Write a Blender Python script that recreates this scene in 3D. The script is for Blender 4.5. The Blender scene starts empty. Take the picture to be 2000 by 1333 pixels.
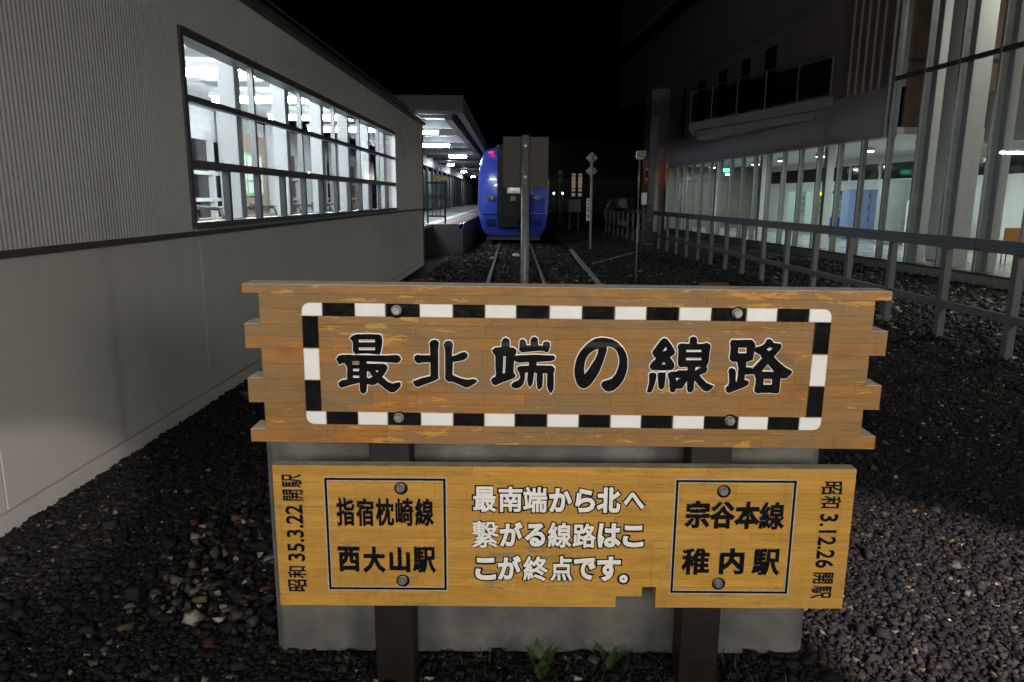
import bpy, bmesh, math, random
import numpy as np
from mathutils import Vector, Matrix

random.seed(7)
RNG = np.random.default_rng(11)
SC = bpy.context.scene
COL = SC.collection

# ------------------------------------------------------------------ camera
PITCH, ROLL, EYE = math.atan(0.2), math.radians(0.4), 1.75
fwd = Vector((0, math.cos(PITCH), -math.sin(PITCH)))
rt0, up0 = Vector((1, 0, 0)), Vector((0, math.sin(PITCH), math.cos(PITCH)))
rt = rt0 * math.cos(ROLL) + up0 * math.sin(ROLL)
up = up0 * math.cos(ROLL) - rt0 * math.sin(ROLL)
cam = bpy.data.cameras.new('camera')
cam.lens, cam.sensor_width, cam.clip_start, cam.clip_end = 25.2, 36.0, 0.05, 2000
cam_o = bpy.data.objects.new('camera', cam)
COL.objects.link(cam_o)
m3 = Matrix((rt, up, -fwd)).transposed()
cam_o.matrix_world = Matrix.Translation((0, 0, EYE)) @ m3.to_4x4()
SC.camera = cam_o

# ------------------------------------------------------------------ night sky
world = bpy.data.worlds.new('World')
SC.world = world
world.use_nodes = True
wn = world.node_tree
sky = wn.nodes.new('ShaderNodeTexSky')
sky.sky_type = 'NISHITA'
sky.sun_disc = False
sky.sun_elevation = math.radians(-7)
sky.sun_rotation = math.radians(200)
wn.links.new(sky.outputs[0], wn.nodes['Background'].inputs[0])
wn.nodes['Background'].inputs[1].default_value = 0.05

# ------------------------------------------------------------------ light of the hall the picture is taken from, plus added spots
HALL_W = (1.0, 0.94, 0.86)
def area(name, loc, size, size_y, power, col, target=None, spread=180):
    l = bpy.data.lights.new(name, 'AREA')
    l.shape, l.size, l.size_y, l.energy, l.color = 'RECTANGLE', size, size_y, power, col
    l.spread = math.radians(spread)
    o = bpy.data.objects.new(name, l)
    COL.objects.link(o)
    o.location = loc
    if target is not None:
        o.rotation_euler = (Vector(target) - Vector(loc)).to_track_quat('-Z', 'Y').to_euler()
    return o
for hx, hy, hz, hp in ((-2.4, -3.0, 2.6, 96), (0.4, -3.4, 2.6, 104), (3.4, -3.0, 2.6, 136)):
    area('hall_ceiling_lamp', (hx, hy, hz), 1.8, 0.9, hp, HALL_W, (hx * 0.5, 3.0, 0.7))
area('hall_ceiling_lamp', (8.0, -2.5, 3.0), 2.0, 0.9, 260, (1.0, 0.90, 0.84), (12.5, 14, 3.6), 110)
def veil_spot(loc, target, power, cone, blend, col):  # added spots imitating window-pane reflections on the gravel and wall foot
    l = bpy.data.lights.new('veil_patch_light', 'SPOT')
    l.energy, l.spot_size, l.spot_blend, l.color, l.shadow_soft_size = power, math.radians(cone), blend, col, 0.04
    o = bpy.data.objects.new('veil_patch_light', l); COL.objects.link(o); o.location = loc
    o.rotation_euler = (Vector(target) - Vector(loc)).to_track_quat('-Z', 'Y').to_euler()
veil_spot((3.5, -1.0, 3.0), (2.3, 2.35, 0.0), 3000, 24, 0.3, (1.0, 0.80, 0.78))
veil_spot((-0.2, -1.6, 2.6), (-2.62, 3.75, 0.02), 700, 10, 0.6, (1.0, 0.82, 0.78))

SC.view_settings.view_transform = 'Standard'
SC.view_settings.look = 'None'
SC.view_settings.exposure = 0
SC.view_settings.gamma = 1
SC.view_settings.use_curve_mapping = False
SC.cycles.max_bounces = 8
SC.cycles.diffuse_bounces = 4
SC.cycles.glossy_bounces = 4
SC.cycles.transparent_max_bounces = 24
SC.cycles.sample_clamp_indirect = 4
SC.cycles.caustics_reflective = False
SC.cycles.caustics_refractive = False
SC.cycles.use_denoising = True

# ------------------------------------------------------------------ material helpers
def nt(name):
    m = bpy.data.materials.new(name)
    m.use_nodes = True
    t = m.node_tree
    return m, t, t.nodes['Principled BSDF'], t.nodes.new, t.links.new
def rgba(c): return (c[0], c[1], c[2], 1)
def ramp(t, stops):
    n = t.nodes.new('ShaderNodeValToRGB')
    e = n.color_ramp.elements
    while len(e) < len(stops): e.new(0.5)
    for k, (p, c) in enumerate(stops):
        e[k].position = p
        e[k].color = rgba(c) if isinstance(c, tuple) else (c, c, c, 1)
    return n
def coords(t, scale=(1, 1, 1), world_space=True, rnd=0.0):
    if world_space:
        src = t.nodes.new('ShaderNodeNewGeometry').outputs['Position']
    else:
        src = t.nodes.new('ShaderNodeTexCoord').outputs['Object']
    mp = t.nodes.new('ShaderNodeMapping')
    mp.inputs['Scale'].default_value = scale
    t.links.new(src, mp.inputs['Vector'])
    if rnd:
        oi = t.nodes.new('ShaderNodeObjectInfo')
        ml = t.nodes.new('ShaderNodeMath'); ml.operation = 'MULTIPLY'; ml.inputs[1].default_value = rnd
        t.links.new(oi.outputs['Random'], ml.inputs[0])
        t.links.new(ml.outputs[0], mp.inputs['Location'])
    return mp.outputs[0]
def noise(t, vec, scale, detail=4, rough=0.55):
    n = t.nodes.new('ShaderNodeTexNoise')
    n.inputs['Scale'].default_value = scale
    n.inputs['Detail'].default_value = detail
    n.inputs['Roughness'].default_value = rough
    t.links.new(vec, n.inputs['Vector'])
    return n.outputs['Fac']
def mix(t, fac, a, b, mode='MIX'):
    n = t.nodes.new('ShaderNodeMix'); n.data_type = 'RGBA'; n.blend_type = mode
    for sock, v in ((n.inputs[0], fac), (n.inputs[6], a), (n.inputs[7], b)):
        if isinstance(v, (int, float)): sock.default_value = v
        elif isinstance(v, tuple): sock.default_value = rgba(v)
        else: t.links.new(v, sock)
    return n.outputs[2]
def bump(t, bsdf, h, strength, dist):
    n = t.nodes.new('ShaderNodeBump')
    n.inputs['Strength'].default_value = strength
    n.inputs['Distance'].default_value = dist
    t.links.new(h, n.inputs['Height'])
    t.links.new(n.outputs[0], bsdf.inputs['Normal'])
def plain(name, c, rough=0.5, metal=0.0, var=0.18, scale=6.0, bmp=0.0, spec=0.5, coat=0.0):
    m, t, b, N, Lk = nt(name)
    v = coords(t)
    f = noise(t, v, scale, 6, 0.65)
    r = ramp(t, [(0.3, tuple(x * (1 - var) for x in c)), (0.7, tuple(min(1, x * (1 + var)) for x in c))])
    Lk(f, r.inputs[0]); Lk(r.outputs[0], b.inputs['Base Color'])
    rr = ramp(t, [(0.3, max(0.02, rough - 0.08)), (0.7, min(1, rough + 0.08))])
    Lk(f, rr.inputs[0]); Lk(rr.outputs[0], b.inputs['Roughness'])
    b.inputs['Metallic'].default_value = metal
    b.inputs['Specular IOR Level'].default_value = spec
    b.inputs['Coat Weight'].default_value = coat
    if bmp: bump(t, b, noise(t, v, scale * 8, 4), bmp, 0.004)
    return m
def glow(name, c, s):
    m, t, b, N, Lk = nt(name)
    b.inputs['Base Color'].default_value = rgba(c)
    b.inputs['Emission Color'].default_value = rgba(c)
    b.inputs['Emission Strength'].default_value = s
    return m
def glass(name, tint, gloss=0.9):
    m, t, b, N, Lk = nt(name)
    t.nodes.remove(b)
    tr = N('ShaderNodeBsdfTransparent'); tr.inputs[0].default_value = rgba(tint)
    gl = N('ShaderNodeBsdfGlossy'); gl.inputs['Roughness'].default_value = 0.015
    gl.inputs['Color'].default_value = (gloss, gloss, gloss, 1)
    # Schlick reflectance, the same from both sides of the thin sheet
    ge = N('ShaderNodeNewGeometry')
    dt = N('ShaderNodeVectorMath'); dt.operation = 'DOT_PRODUCT'
    Lk(ge.outputs['Normal'], dt.inputs[0]); Lk(ge.outputs['Incoming'], dt.inputs[1])
    def mth(op, a, b=None):
        n = N('ShaderNodeMath'); n.operation = op
        for i, v in enumerate((a, b)):
            if v is None: continue
            if isinstance(v, (int, float)): n.inputs[i].default_value = v
            else: Lk(v, n.inputs[i])
        return n.outputs[0]
    sch = mth('POWER', mth('SUBTRACT', 1.0, mth('ABSOLUTE', dt.outputs['Value'])), 5.0)
    fac = mth('ADD', mth('MULTIPLY', sch, 0.8), 0.035)
    mx = N('ShaderNodeMixShader')
    Lk(fac, mx.inputs[0]); Lk(tr.outputs[0], mx.inputs[1]); Lk(gl.outputs[0], mx.inputs[2])
    Lk(mx.outputs[0], t.nodes['Material Output'].inputs[0])
    return m

def wood(name, lo, mid, hi, tint_stops, grey, flake, grey_amt, flake_thr, rough):
    m, t, b, N, Lk = nt(name)
    grain = noise(t, coords(t, (2.5, 30, 60), True, 40.0), 3.0, 6, 0.6)
    gr = ramp(t, [(0.25, lo), (0.5, mid), (0.78, hi)])
    Lk(grain, gr.inputs[0])
    oi = N('ShaderNodeObjectInfo')          # each strip has its own tint
    tr = ramp(t, tint_stops)
    Lk(oi.outputs['Random'], tr.inputs[0])
    c = mix(t, 1.0, gr.outputs[0], tr.outputs[0], 'MULTIPLY')
    g1 = noise(t, coords(t, (1.3, 1, 3.0)), 2.2, 8, 0.66)   # silvery weathering
    gm = ramp(t, [(0.42, 0.0), (0.62, grey_amt)])
    Lk(g1, gm.inputs[0])
    c = mix(t, gm.outputs[0], c, grey)
    f0 = noise(t, coords(t, (1, 1, 1.6)), 1.7, 2, 0.5)       # where the old varnish survives
    f1 = noise(t, coords(t, (2.6, 1, 13.0)), 3.2, 9, 0.68)
    ad = N('ShaderNodeMath'); ad.operation = 'MULTIPLY_ADD'; ad.inputs[1].default_value = 0.55
    Lk(f0, ad.inputs[0]); Lk(f1, ad.inputs[2])
    fm = ramp(t, [(flake_thr, 0.0), (flake_thr + 0.012, 0.9)])
    Lk(ad.outputs[0], fm.inputs[0])
    c = mix(t, fm.outputs[0], c, flake)
    h1 = noise(t, coords(t, (1.0, 1, 1.8)), 7.0, 6, 0.7)     # brown water blotches
    hm = ramp(t, [(0.52, 0.0), (0.70, 0.42)])
    Lk(h1, hm.inputs[0])
    c = mix(t, hm.outputs[0], c, tuple(x * 0.62 for x in lo))
    d1 = noise(t, coords(t, (20, 1, 1.2)), 3.0, 5, 0.62)     # faint drips and scuffs
    dm = ramp(t, [(0.56, 0.0), (0.78, 0.34)])
    Lk(d1, dm.inputs[0])
    c = mix(t, dm.outputs[0], c, tuple(x * 0.5 for x in lo))
    k1 = noise(t, coords(t, (3, 1, 30)), 6.0, 5, 0.7)        # dark checks along the grain
    km = ramp(t, [(0.68, 0.0), (0.76, 0.5)])
    Lk(k1, km.inputs[0])
    c = mix(t, km.outputs[0], c, tuple(x * 0.35 for x in lo))
    Lk(c, b.inputs['Base Color'])
    rr = ramp(t, [(0.3, rough - 0.1), (0.7, rough + 0.15)])
    Lk(g1, rr.inputs[0]); Lk(rr.outputs[0], b.inputs['Roughness'])
    b.inputs['Specular IOR Level'].default_value = 0.35
    bump(t, b, grain, 0.3, 0.0015)
    return m

M = {}
M['wood_up'] = wood('weathered_brown_wood', (0.24, 0.115, 0.030), (0.335, 0.168, 0.045), (0.415, 0.225, 0.066), [(0.0, (0.80, 0.88, 0.95)), (0.3, (0.92, 0.95, 0.98)), (0.6, (1.0, 0.97, 0.92)), (0.8, (1.10, 0.98, 0.82)), (1.0, (1.20, 0.96, 0.72))], (0.235, 0.165, 0.085), (0.54, 0.29, 0.06), 0.72, 0.868, 0.5)
M['wood_low'] = wood('varnished_honey_wood', (0.44, 0.225, 0.042), (0.56, 0.31, 0.066), (0.645, 0.39, 0.098), [(0.0, (0.86, 0.84, 0.82)), (0.4, (0.97, 0.97, 0.96)), (0.75, (1.02, 1.0, 0.97)), (1.0, (1.1, 1.04, 0.95))], (0.44, 0.24, 0.06), (0.27, 0.21, 0.12), 0.45, 0.925, 0.30)
M['wood_core'] = plain('joint_wood', (0.13, 0.07, 0.025), 0.8)
M['wood_top'] = plain('silver_weathered_lit_wood', (0.62, 0.58, 0.50), 0.85, var=0.25, scale=14, bmp=0.3)
M['wood_top_low'] = plain('grey_weathered_lit_wood', (0.40, 0.35, 0.22), 0.85, var=0.3, scale=14, bmp=0.3)
M['paint_black'] = plain('glossy_black_paint', (0.008, 0.008, 0.009), 0.14, var=0.3, scale=20, bmp=0.25, coat=1.0)
M['paint_white'] = plain('white_paint', (0.86, 0.86, 0.84), 0.32, var=0.05, scale=9, bmp=0.06)
M['paint_ivory'] = plain('ivory_letter_paint', (0.85, 0.84, 0.80), 0.4, var=0.06, scale=14)
M['groove'] = plain('pale_groove', (0.45, 0.40, 0.32), 0.35, var=0.2, scale=40)
M['bolt'] = plain('zinc_bolt', (0.34, 0.34, 0.33), 0.45, 0.75, var=0.35, scale=60)
M['post_brown'] = plain('brown_painted_post', (0.011, 0.0065, 0.0055), 0.6, var=0.25, scale=5)
M['zinc'] = plain('galvanised_steel', (0.19, 0.20, 0.195), 0.5, 0.35, var=0.28, scale=22)
M['fence'] = plain('grey_fence_paint', (0.085, 0.09, 0.097), 0.55, var=0.15, scale=4)
M['plate'] = plain('grey_plate_back', (0.05, 0.046, 0.042), 0.45, 0.0, var=0.35, scale=9, spec=0.12)
M['siding'] = plain('grey_metal_siding', (0.46, 0.455, 0.435), 0.32, 0.0, var=0.05, scale=1.2, spec=0.55)
M['ledge'] = plain('dark_brown_flashing', (0.055, 0.042, 0.036), 0.45)
M['frame'] = plain('dark_window_frame', (0.07, 0.075, 0.08), 0.42, 0.3)
M['alu'] = plain('light_window_mullion', (0.30, 0.31, 0.32), 0.38, 0.4)
M['roof'] = plain('dark_green_roof_metal', (0.035, 0.05, 0.055), 0.6)
M['int_white'] = plain('interior_white', (0.74, 0.74, 0.73), 0.6, var=0.04, scale=2)
M['int_grey'] = plain('interior_grey', (0.34, 0.36, 0.38), 0.55, var=0.08)
M['int_floor'] = plain('interior_floor', (0.36, 0.36, 0.35), 0.22, var=0.12, scale=1.5)
M['int_dark'] = plain('interior_dark', (0.05, 0.05, 0.055), 0.5)
M['oak'] = plain('pale_rail_wood', (0.52, 0.34, 0.18), 0.45)
M['tube'] = glow('fluorescent_tube', (0.86, 0.95, 1.0), 150.0)
M['tube_small'] = glow('platform_tube', (0.86, 0.94, 1.0), 230.0)
M['downlight'] = glow('downlight', (1.0, 0.97, 0.90), 16.0)
M['downlight_warm'] = glow('warm_downlight', (1.0, 0.93, 0.45), 10.0)
M['exit_green'] = glow('green_exit_lamp', (0.10, 1.0, 0.55), 3.5)
M['red_lamp'] = glow('red_lamp', (1.0, 0.004, 0.03), 5.0)
M['orange_lamp'] = glow('orange_lamp', (1.0, 0.25, 0.04), 8.0)
M['glass_l'] = glass('clear_window_glass', (0.93, 0.95, 0.96))
M['glass_r'] = glass('curtain_wall_glass', (0.86, 0.90, 0.89))
M['glass_d'] = glass('balcony_glass', (0.55, 0.57, 0.58))
M['facade'] = plain('pale_grey_fascia', (0.30, 0.29, 0.31), 0.5, var=0.08, scale=1.0)
M['facade_up'] = plain('beige_render', (0.22, 0.19, 0.17), 0.75, var=0.08, scale=0.8)
M['soffit'] = plain('grey_soffit', (0.20, 0.20, 0.22), 0.7, var=0.06, scale=0.7)
M['dark_glass'] = plain('unlit_window', (0.015, 0.016, 0.018), 0.08)
M['blue'] = plain('train_blue_paint', (0.045, 0.08, 0.48), 0.22, var=0.05, scale=1.5, coat=0.5)
M['train_dark'] = plain('train_gangway_dark', (0.014, 0.014, 0.016), 0.6, spec=0.1)
M['train_roof'] = plain('train_roof_grey', (0.10, 0.10, 0.105), 0.6)
M['rust'] = plain('rusty_rail', (0.13, 0.075, 0.05), 0.55, 0.4, var=0.35, scale=12)
M['rail_top'] = plain('rail_head', (0.22, 0.18, 0.16), 0.35, 0.7, var=0.3, scale=10)
M['sleeper'] = plain('concrete_sleeper', (0.11, 0.105, 0.095), 0.9, var=0.3, scale=8, bmp=0.3)
M['kerb'] = plain('kerb_concrete', (0.24, 0.235, 0.21), 0.9, var=0.25, scale=7, bmp=0.3)
M['plat_side'] = plain('platform_side', (0.03, 0.03, 0.032), 0.85, var=0.2, scale=2)
M['plat_top'] = plain('platform_paving', (0.30, 0.30, 0.30), 0.7, var=0.12, scale=3)
M['plat_red'] = plain('red_platform_strip', (0.26, 0.11, 0.09), 0.7)
M['plat_line'] = plain('white_platform_line', (0.80, 0.79, 0.72), 0.6, var=0.06)
M['plat_wall'] = plain('platform_back_wall', (0.42, 0.44, 0.46), 0.55, var=0.08)
M['canopy'] = plain('canopy_metal', (0.07, 0.077, 0.09), 0.5, 0.2)
M['canopy_edge'] = plain('canopy_fascia', (0.17, 0.17, 0.165), 0.5, 0.2)
M['cast_green'] = plain('green_gate_paint', (0.006, 0.02, 0.016), 0.8, spec=0.05)
M['lantern'] = plain('lantern_box', (0.16, 0.13, 0.08), 0.5, var=0.5, scale=20)
M['fin'] = plain('grey_glazing_fin', (0.24, 0.25, 0.245), 0.45, 0.2)
M['leaf'] = plain('weed_leaf', (0.04, 0.075, 0.018), 0.5, var=0.3, scale=30)
M['grass'] = plain('thin_grass', (0.026, 0.036, 0.011), 0.6, var=0.4, scale=15)
M['red_brick'] = plain('red_kerb_block', (0.13, 0.045, 0.03), 0.8)
M['sign_white'] = plain('white_sign_plate', (0.62, 0.63, 0.68), 0.45, var=0.06)
M['navy'] = plain('navy_numerals', (0.02, 0.03, 0.12), 0.5)
M['diamond'] = plain('grey_diamond_plate', (0.30, 0.30, 0.28), 0.55, var=0.15)
M['car'] = plain('dark_car_paint', (0.02, 0.02, 0.022), 0.5, 0.0, var=0.05, spec=0.15)
M['cab_grey'] = plain('grey_cabinet_paint', (0.16, 0.16, 0.155), 0.6)
M['rubber'] = plain('tyre_rubber', (0.02, 0.02, 0.02), 0.9)

def concrete():
    m, t, b, N, Lk = nt('cast_concrete_block')
    v = coords(t)
    f = noise(t, v, 3.6, 9, 0.7)
    r = ramp(t, [(0.30, (0.075, 0.077, 0.068)), (0.48, (0.135, 0.136, 0.122)), (0.70, (0.21, 0.21, 0.19))])
    Lk(f, r.inputs[0])
    st = noise(t, coords(t, (2.2, 1, 0.7)), 2.0, 6, 0.6)
    sr = ramp(t, [(0.45, 0.0), (0.75, 0.7)])
    Lk(st, sr.inputs[0])
    c = mix(t, sr.outputs[0], r.outputs[0], (0.07, 0.072, 0.06))
    vo = N('ShaderNodeTexVoronoi'); vo.inputs['Scale'].default_value = 34
    Lk(v, vo.inputs['Vector'])
    pr = ramp(t, [(0.05, 1.0), (0.11, 0.0)])
    Lk(vo.outputs['Distance'], pr.inputs[0])
    pk = noise(t, v, 7.0, 2)
    pm = ramp(t, [(0.5, 0.0), (0.6, 1.0)])
    Lk(pk, pm.inputs[0])
    ml = N('ShaderNodeMath'); ml.operation = 'MULTIPLY'
    Lk(pr.outputs[0], ml.inputs[0]); Lk(pm.outputs[0], ml.inputs[1])
    c = mix(t, ml.outputs[0], c, (0.05, 0.05, 0.045))
    Lk(c, b.inputs['Base Color'])
    b.inputs['Roughness'].default_value = 0.9
    sub = N('ShaderNodeMath'); sub.operation = 'SUBTRACT'
    Lk(f, sub.inputs[0]); Lk(ml.outputs[0], sub.inputs[1])
    bump(t, b, sub.outputs[0], 0.5, 0.006)
    return m
M['concrete'] = concrete()

def wallmat():
    m, t, b, N, Lk = nt('lower_wall_panel_paint')
    v = coords(t)
    f = noise(t, v, 0.9, 5, 0.5)
    r = ramp(t, [(0.3, (0.52, 0.505, 0.475)), (0.7, (0.58, 0.565, 0.53))])
    Lk(f, r.inputs[0])
    s = noise(t, coords(t, (1, 2.6, 0.5)), 1.4, 6, 0.6)
    sr = ramp(t, [(0.5, 0.0), (0.78, 0.35)])
    Lk(s, sr.inputs[0])
    c = mix(t, sr.outputs[0], r.outputs[0], (0.40, 0.385, 0.355))
    sp = noise(t, v, 9.0, 3)
    spr = ramp(t, [(0.72, 0.0), (0.78, 0.4)])
    Lk(sp, spr.inputs[0])
    c = mix(t, spr.outputs[0], c, (0.30, 0.285, 0.26))
    Lk(c, b.inputs['Base Color'])
    b.inputs['Roughness'].default_value = 0.6
    bump(t, b, noise(t, v, 60, 3), 0.08, 0.003)
    return m
M['wall_low'] = wallmat()

def groundmat():
    m, t, b, N, Lk = nt('dark_gravel_soil')
    v = coords(t)
    vo = N('ShaderNodeTexVoronoi'); vo.inputs['Scale'].default_value = 26
    Lk(v, vo.inputs['Vector'])
    hs = N('ShaderNodeSeparateColor'); Lk(vo.outputs['Color'], hs.inputs[0])
    r = ramp(t, [(0.0, (0.006, 0.006, 0.0065)), (0.6, (0.017, 0.017, 0.0165)), (0.93, (0.04, 0.038, 0.034)), (1.0, (0.10, 0.09, 0.075))])
    Lk(hs.outputs[0], r.inputs[0])
    g = noise(t, v, 0.45, 5, 0.6)
    gm = ramp(t, [(0.55, 0.0), (0.72, 0.55)])
    Lk(g, gm.inputs[0])
    c = mix(t, gm.outputs[0], r.outputs[0], (0.014, 0.017, 0.007))
    Lk(c, b.inputs['Base Color'])
    b.inputs['Roughness'].default_value = 0.95
    b.inputs['Specular IOR Level'].default_value = 0.1
    iv = N('ShaderNodeMath'); iv.operation = 'SUBTRACT'; iv.inputs[0].default_value = 1.0
    Lk(vo.outputs['Distance'], iv.inputs[1])
    bump(t, b, iv.outputs[0], 0.8, 0.02)
    return m
M['ground'] = groundmat()

def stonemat():
    m, t, b, N, Lk = nt('crushed_stone')
    a = N('ShaderNodeAttribute'); a.attribute_name = 'stone_colour'
    f = noise(t, coords(t), 70, 5, 0.65)
    r = ramp(t, [(0.3, 0.7), (0.7, 1.3)])
    Lk(f, r.inputs[0])
    c = mix(t, 1.0, a.outputs['Color'], r.outputs[0], 'MULTIPLY')
    Lk(c, b.inputs['Base Color'])
    b.inputs['Roughness'].default_value = 0.85
    b.inputs['Specular IOR Level'].default_value = 0.25
    bump(t, b, f, 0.3, 0.004)
    return m
M['stone'] = stonemat()

# ------------------------------------------------------------------ geometry helpers
ORG = {}
def finish(o, mat, parent):
    if mat is not None and not o.data.materials: o.data.materials.append(M[mat] if isinstance(mat, str) else mat)
    COL.objects.link(o)
    if parent is not None:
        o.parent = parent
        ORG[o.name] = ORG.get(parent.name, Vector((0, 0, 0)))
    return o
def mesh_obj(name, verts, faces, mat, parent=None, smooth=False, bev=0.0, seg=1):
    org = ORG.get(parent.name, Vector((0, 0, 0))) if parent else Vector((0, 0, 0))
    me = bpy.data.meshes.new(name)
    me.from_pydata([Vector(v) - org for v in verts], [], faces)
    bm = bmesh.new(); bm.from_mesh(me)
    bmesh.ops.recalc_face_normals(bm, faces=bm.faces)
    if bev:
        bmesh.ops.bevel(bm, geom=list(bm.edges), offset=bev, segments=seg, affect='EDGES', clamp_overlap=True)
    bm.to_mesh(me); bm.free()
    if smooth:
        for p in me.polygons: p.use_smooth = True
    o = bpy.data.objects.new(name, me)
    return finish(o, mat, parent)
CUBE_F = [(0, 1, 2, 3), (7, 6, 5, 4), (0, 4, 5, 1), (1, 5, 6, 2), (2, 6, 7, 3), (3, 7, 4, 0)]
def box_v(x0, x1, y0, y1, z0, z1, warp=None):
    v = [(x0, y0, z0), (x1, y0, z0), (x1, y1, z0), (x0, y1, z0), (x0, y0, z1), (x1, y0, z1), (x1, y1, z1), (x0, y1, z1)]
    if warp: v = [(warp[0] + warp[1] * y + x, y, z) for x, y, z in v]
    return v
def box(name, x0, x1, y0, y1, z0, z1, mat, parent=None, bev=0.0, warp=None, seg=1):
    return mesh_obj(name, box_v(x0, x1, y0, y1, z0, z1, warp), CUBE_F, mat, parent, bev=bev, seg=seg)
def boxes(name, lst, mat, parent=None, warp=None):
    V, F = [], []
    for b in lst:
        n = len(V)
        V += box_v(*b, warp=warp)
        F += [tuple(i + n for i in f) for f in CUBE_F]
    return mesh_obj(name, V, F, mat, parent)
def cyl_v(p0, p1, r0, r1=None, n=16):
    r1 = r0 if r1 is None else r1
    p0, p1 = Vector(p0), Vector(p1)
    d = (p1 - p0).normalized()
    a = d.orthogonal().normalized(); b = d.cross(a)
    V = []
    for p, r in ((p0, r0), (p1, r1)):
        V += [p + (a * math.cos(2 * math.pi * k / n) + b * math.sin(2 * math.pi * k / n)) * r for k in range(n)]
    F = [(k, (k + 1) % n, n + (k + 1) % n, n + k) for k in range(n)]
    F += [tuple(range(n - 1, -1, -1)), tuple(range(n, 2 * n))]
    return V, F
def cyl(name, p0, p1, r0, mat, parent=None, r1=None, n=16):
    V, F = cyl_v(p0, p1, r0, r1, n)
    o = mesh_obj(name, V, F, mat, parent)
    for p in o.data.polygons: p.use_smooth = len(p.vertices) == 4
    return o
def prism(name, poly, a0, a1, mat, parent=None, axis='y', bev=0.0):
    """poly: 2-D outline; axis y: (x, z) outline between y=a0..a1; x: (y, z); z: (x, y)"""
    n = len(poly)
    put = {'y': lambda p, a: (p[0], a, p[1]), 'x': lambda p, a: (a, p[0], p[1]), 'z': lambda p, a: (p[0], p[1], a)}[axis]
    V = [put(p, a0) for p in poly] + [put(p, a1) for p in poly]
    F = [(k, (k + 1) % n, n + (k + 1) % n, n + k) for k in range(n)] + [tuple(range(n - 1, -1, -1)), tuple(range(n, 2 * n))]
    return mesh_obj(name, V, F, mat, parent, bev=bev)
def thing(name, label, cat, loc=(0, 0, 0), group=None):
    o = bpy.data.objects.new(name, None)
    o.empty_display_size = 0.2
    COL.objects.link(o)
    o.location = loc
    o['label'], o['category'] = label, cat
    if group: o['group'] = group
    ORG[o.name] = Vector(loc)
    return o
def tag(o, label, cat, group=None):
    o['label'], o['category'] = label, cat
    if group: o['group'] = group
    return o
def setting(o, kind='structure', label=None, cat=None):
    o['kind'] = kind
    if label: o['label'] = label
    if cat: o['category'] = cat
    return o

# ================================================================== GROUND AND TRACK
WALL = (-2.74, 0.02)       # left wall: x = -2.74 + 0.02 y
FACADE = (10.976, -0.072)  # right building front
FENCE = (5.75, -0.02)
gnd = mesh_obj('ground', [(-300, -40, -0.02), (300, -40, -0.02), (300, 900, -0.02), (-300, 900, -0.02)], [(0, 1, 2, 3)], 'ground')
setting(gnd, 'structure', 'dark stony ground running back along the railway track', 'ground')

def gravel(name, label, x0, x1, y0, y1, dens, smin, smax, keep, palette, weights, zb=-0.02, seed=1):
    rng = np.random.default_rng(seed)
    n = int((x1 - x0) * (y1 - y0) * dens)
    px = rng.uniform(x0, x1, n); py = rng.uniform(y0, y1, n)
    k = keep(px, py, rng); px, py = px[k], py[k]; n = len(px)
    base = np.array([(-1, -1, -1), (1, -1, -1), (1, 1, -1), (-1, 1, -1), (-1, -1, 1), (1, -1, 1), (1, 1, 1), (-1, 1, 1)], float) * 0.5
    s = rng.uniform(smin, smax, n) * (1 + (rng.random(n) > 0.95) * rng.uniform(0.3, 1.1, n))
    V = base[None] + rng.uniform(-0.34, 0.34, (n, 8, 3))
    V *= (s[:, None] * rng.uniform(0.65, 1.25, (n, 3)) * np.array([1.15, 1.0, 0.72]))[:, None, :]
    # random turn: around z, then a tilt around x
    a = rng.uniform(0, 2 * np.pi, n); ca, sa = np.cos(a)[:, None], np.sin(a)[:, None]
    b = rng.normal(0, 0.4, n); cb, sb = np.cos(b)[:, None], np.sin(b)[:, None]
    Y1 = V[..., 1] * cb - V[..., 2] * sb; Z1 = V[..., 1] * sb + V[..., 2] * cb
    X2 = V[..., 0] * ca - Y1 * sa; Y2 = V[..., 0] * sa + Y1 * ca
    hgt = zb + s * rng.uniform(0.02, 0.55, n)
    V = np.stack([X2 + px[:, None], Y2 + py[:, None], Z1 + hgt[:, None]], -1).reshape(-1, 3)
    tri = np.array([(0, 2, 1), (0, 3, 2), (4, 5, 6), (4, 6, 7), (0, 1, 5), (0, 5, 4), (1, 2, 6), (1, 6, 5), (2, 3, 7), (2, 7, 6), (3, 0, 4), (3, 4, 7)])
    F = (tri[None] + (np.arange(n) * 8)[:, None, None]).reshape(-1, 3)
    me = bpy.data.meshes.new(name)
    me.vertices.add(len(V)); me.vertices.foreach_set('co', V.ravel())
    me.loops.add(F.size); me.loops.foreach_set('vertex_index', F.ravel().astype(np.int32))
    me.polygons.add(len(F)); me.polygons.foreach_set('loop_start', np.arange(0, F.size, 3, dtype=np.int32))
    me.update(calc_edges=True)
    col = np.array(palette)[rng.choice(len(palette), n, p=np.array(weights) / sum(weights))] * rng.uniform(0.6, 1.45, (n, 1))
    c4 = np.ones((n, 4)); c4[:, :3] = col
    at = me.color_attributes.new('stone_colour', 'FLOAT_COLOR', 'POINT')
    at.data.foreach_set('color', np.repeat(c4, 8, 0).ravel())
    me.materials.append(M['stone'])
    o = bpy.data.objects.new(name, me); COL.objects.link(o)
    return setting(o, 'stuff', label, 'gravel')
DARK = [(0.0075, 0.0075, 0.0082), (0.0115, 0.0115, 0.0122), (0.022, 0.0215, 0.0215), (0.075, 0.072, 0.067), (0.06, 0.024, 0.016), (0.085, 0.064, 0.03), (0.27, 0.26, 0.23)]
def in_block(x, y): return (x > -0.96) & (x < 1.2) & (y > 2.53) & (y < 3.2)
def wallx(y): return WALL[0] + WALL[1] * y
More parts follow.
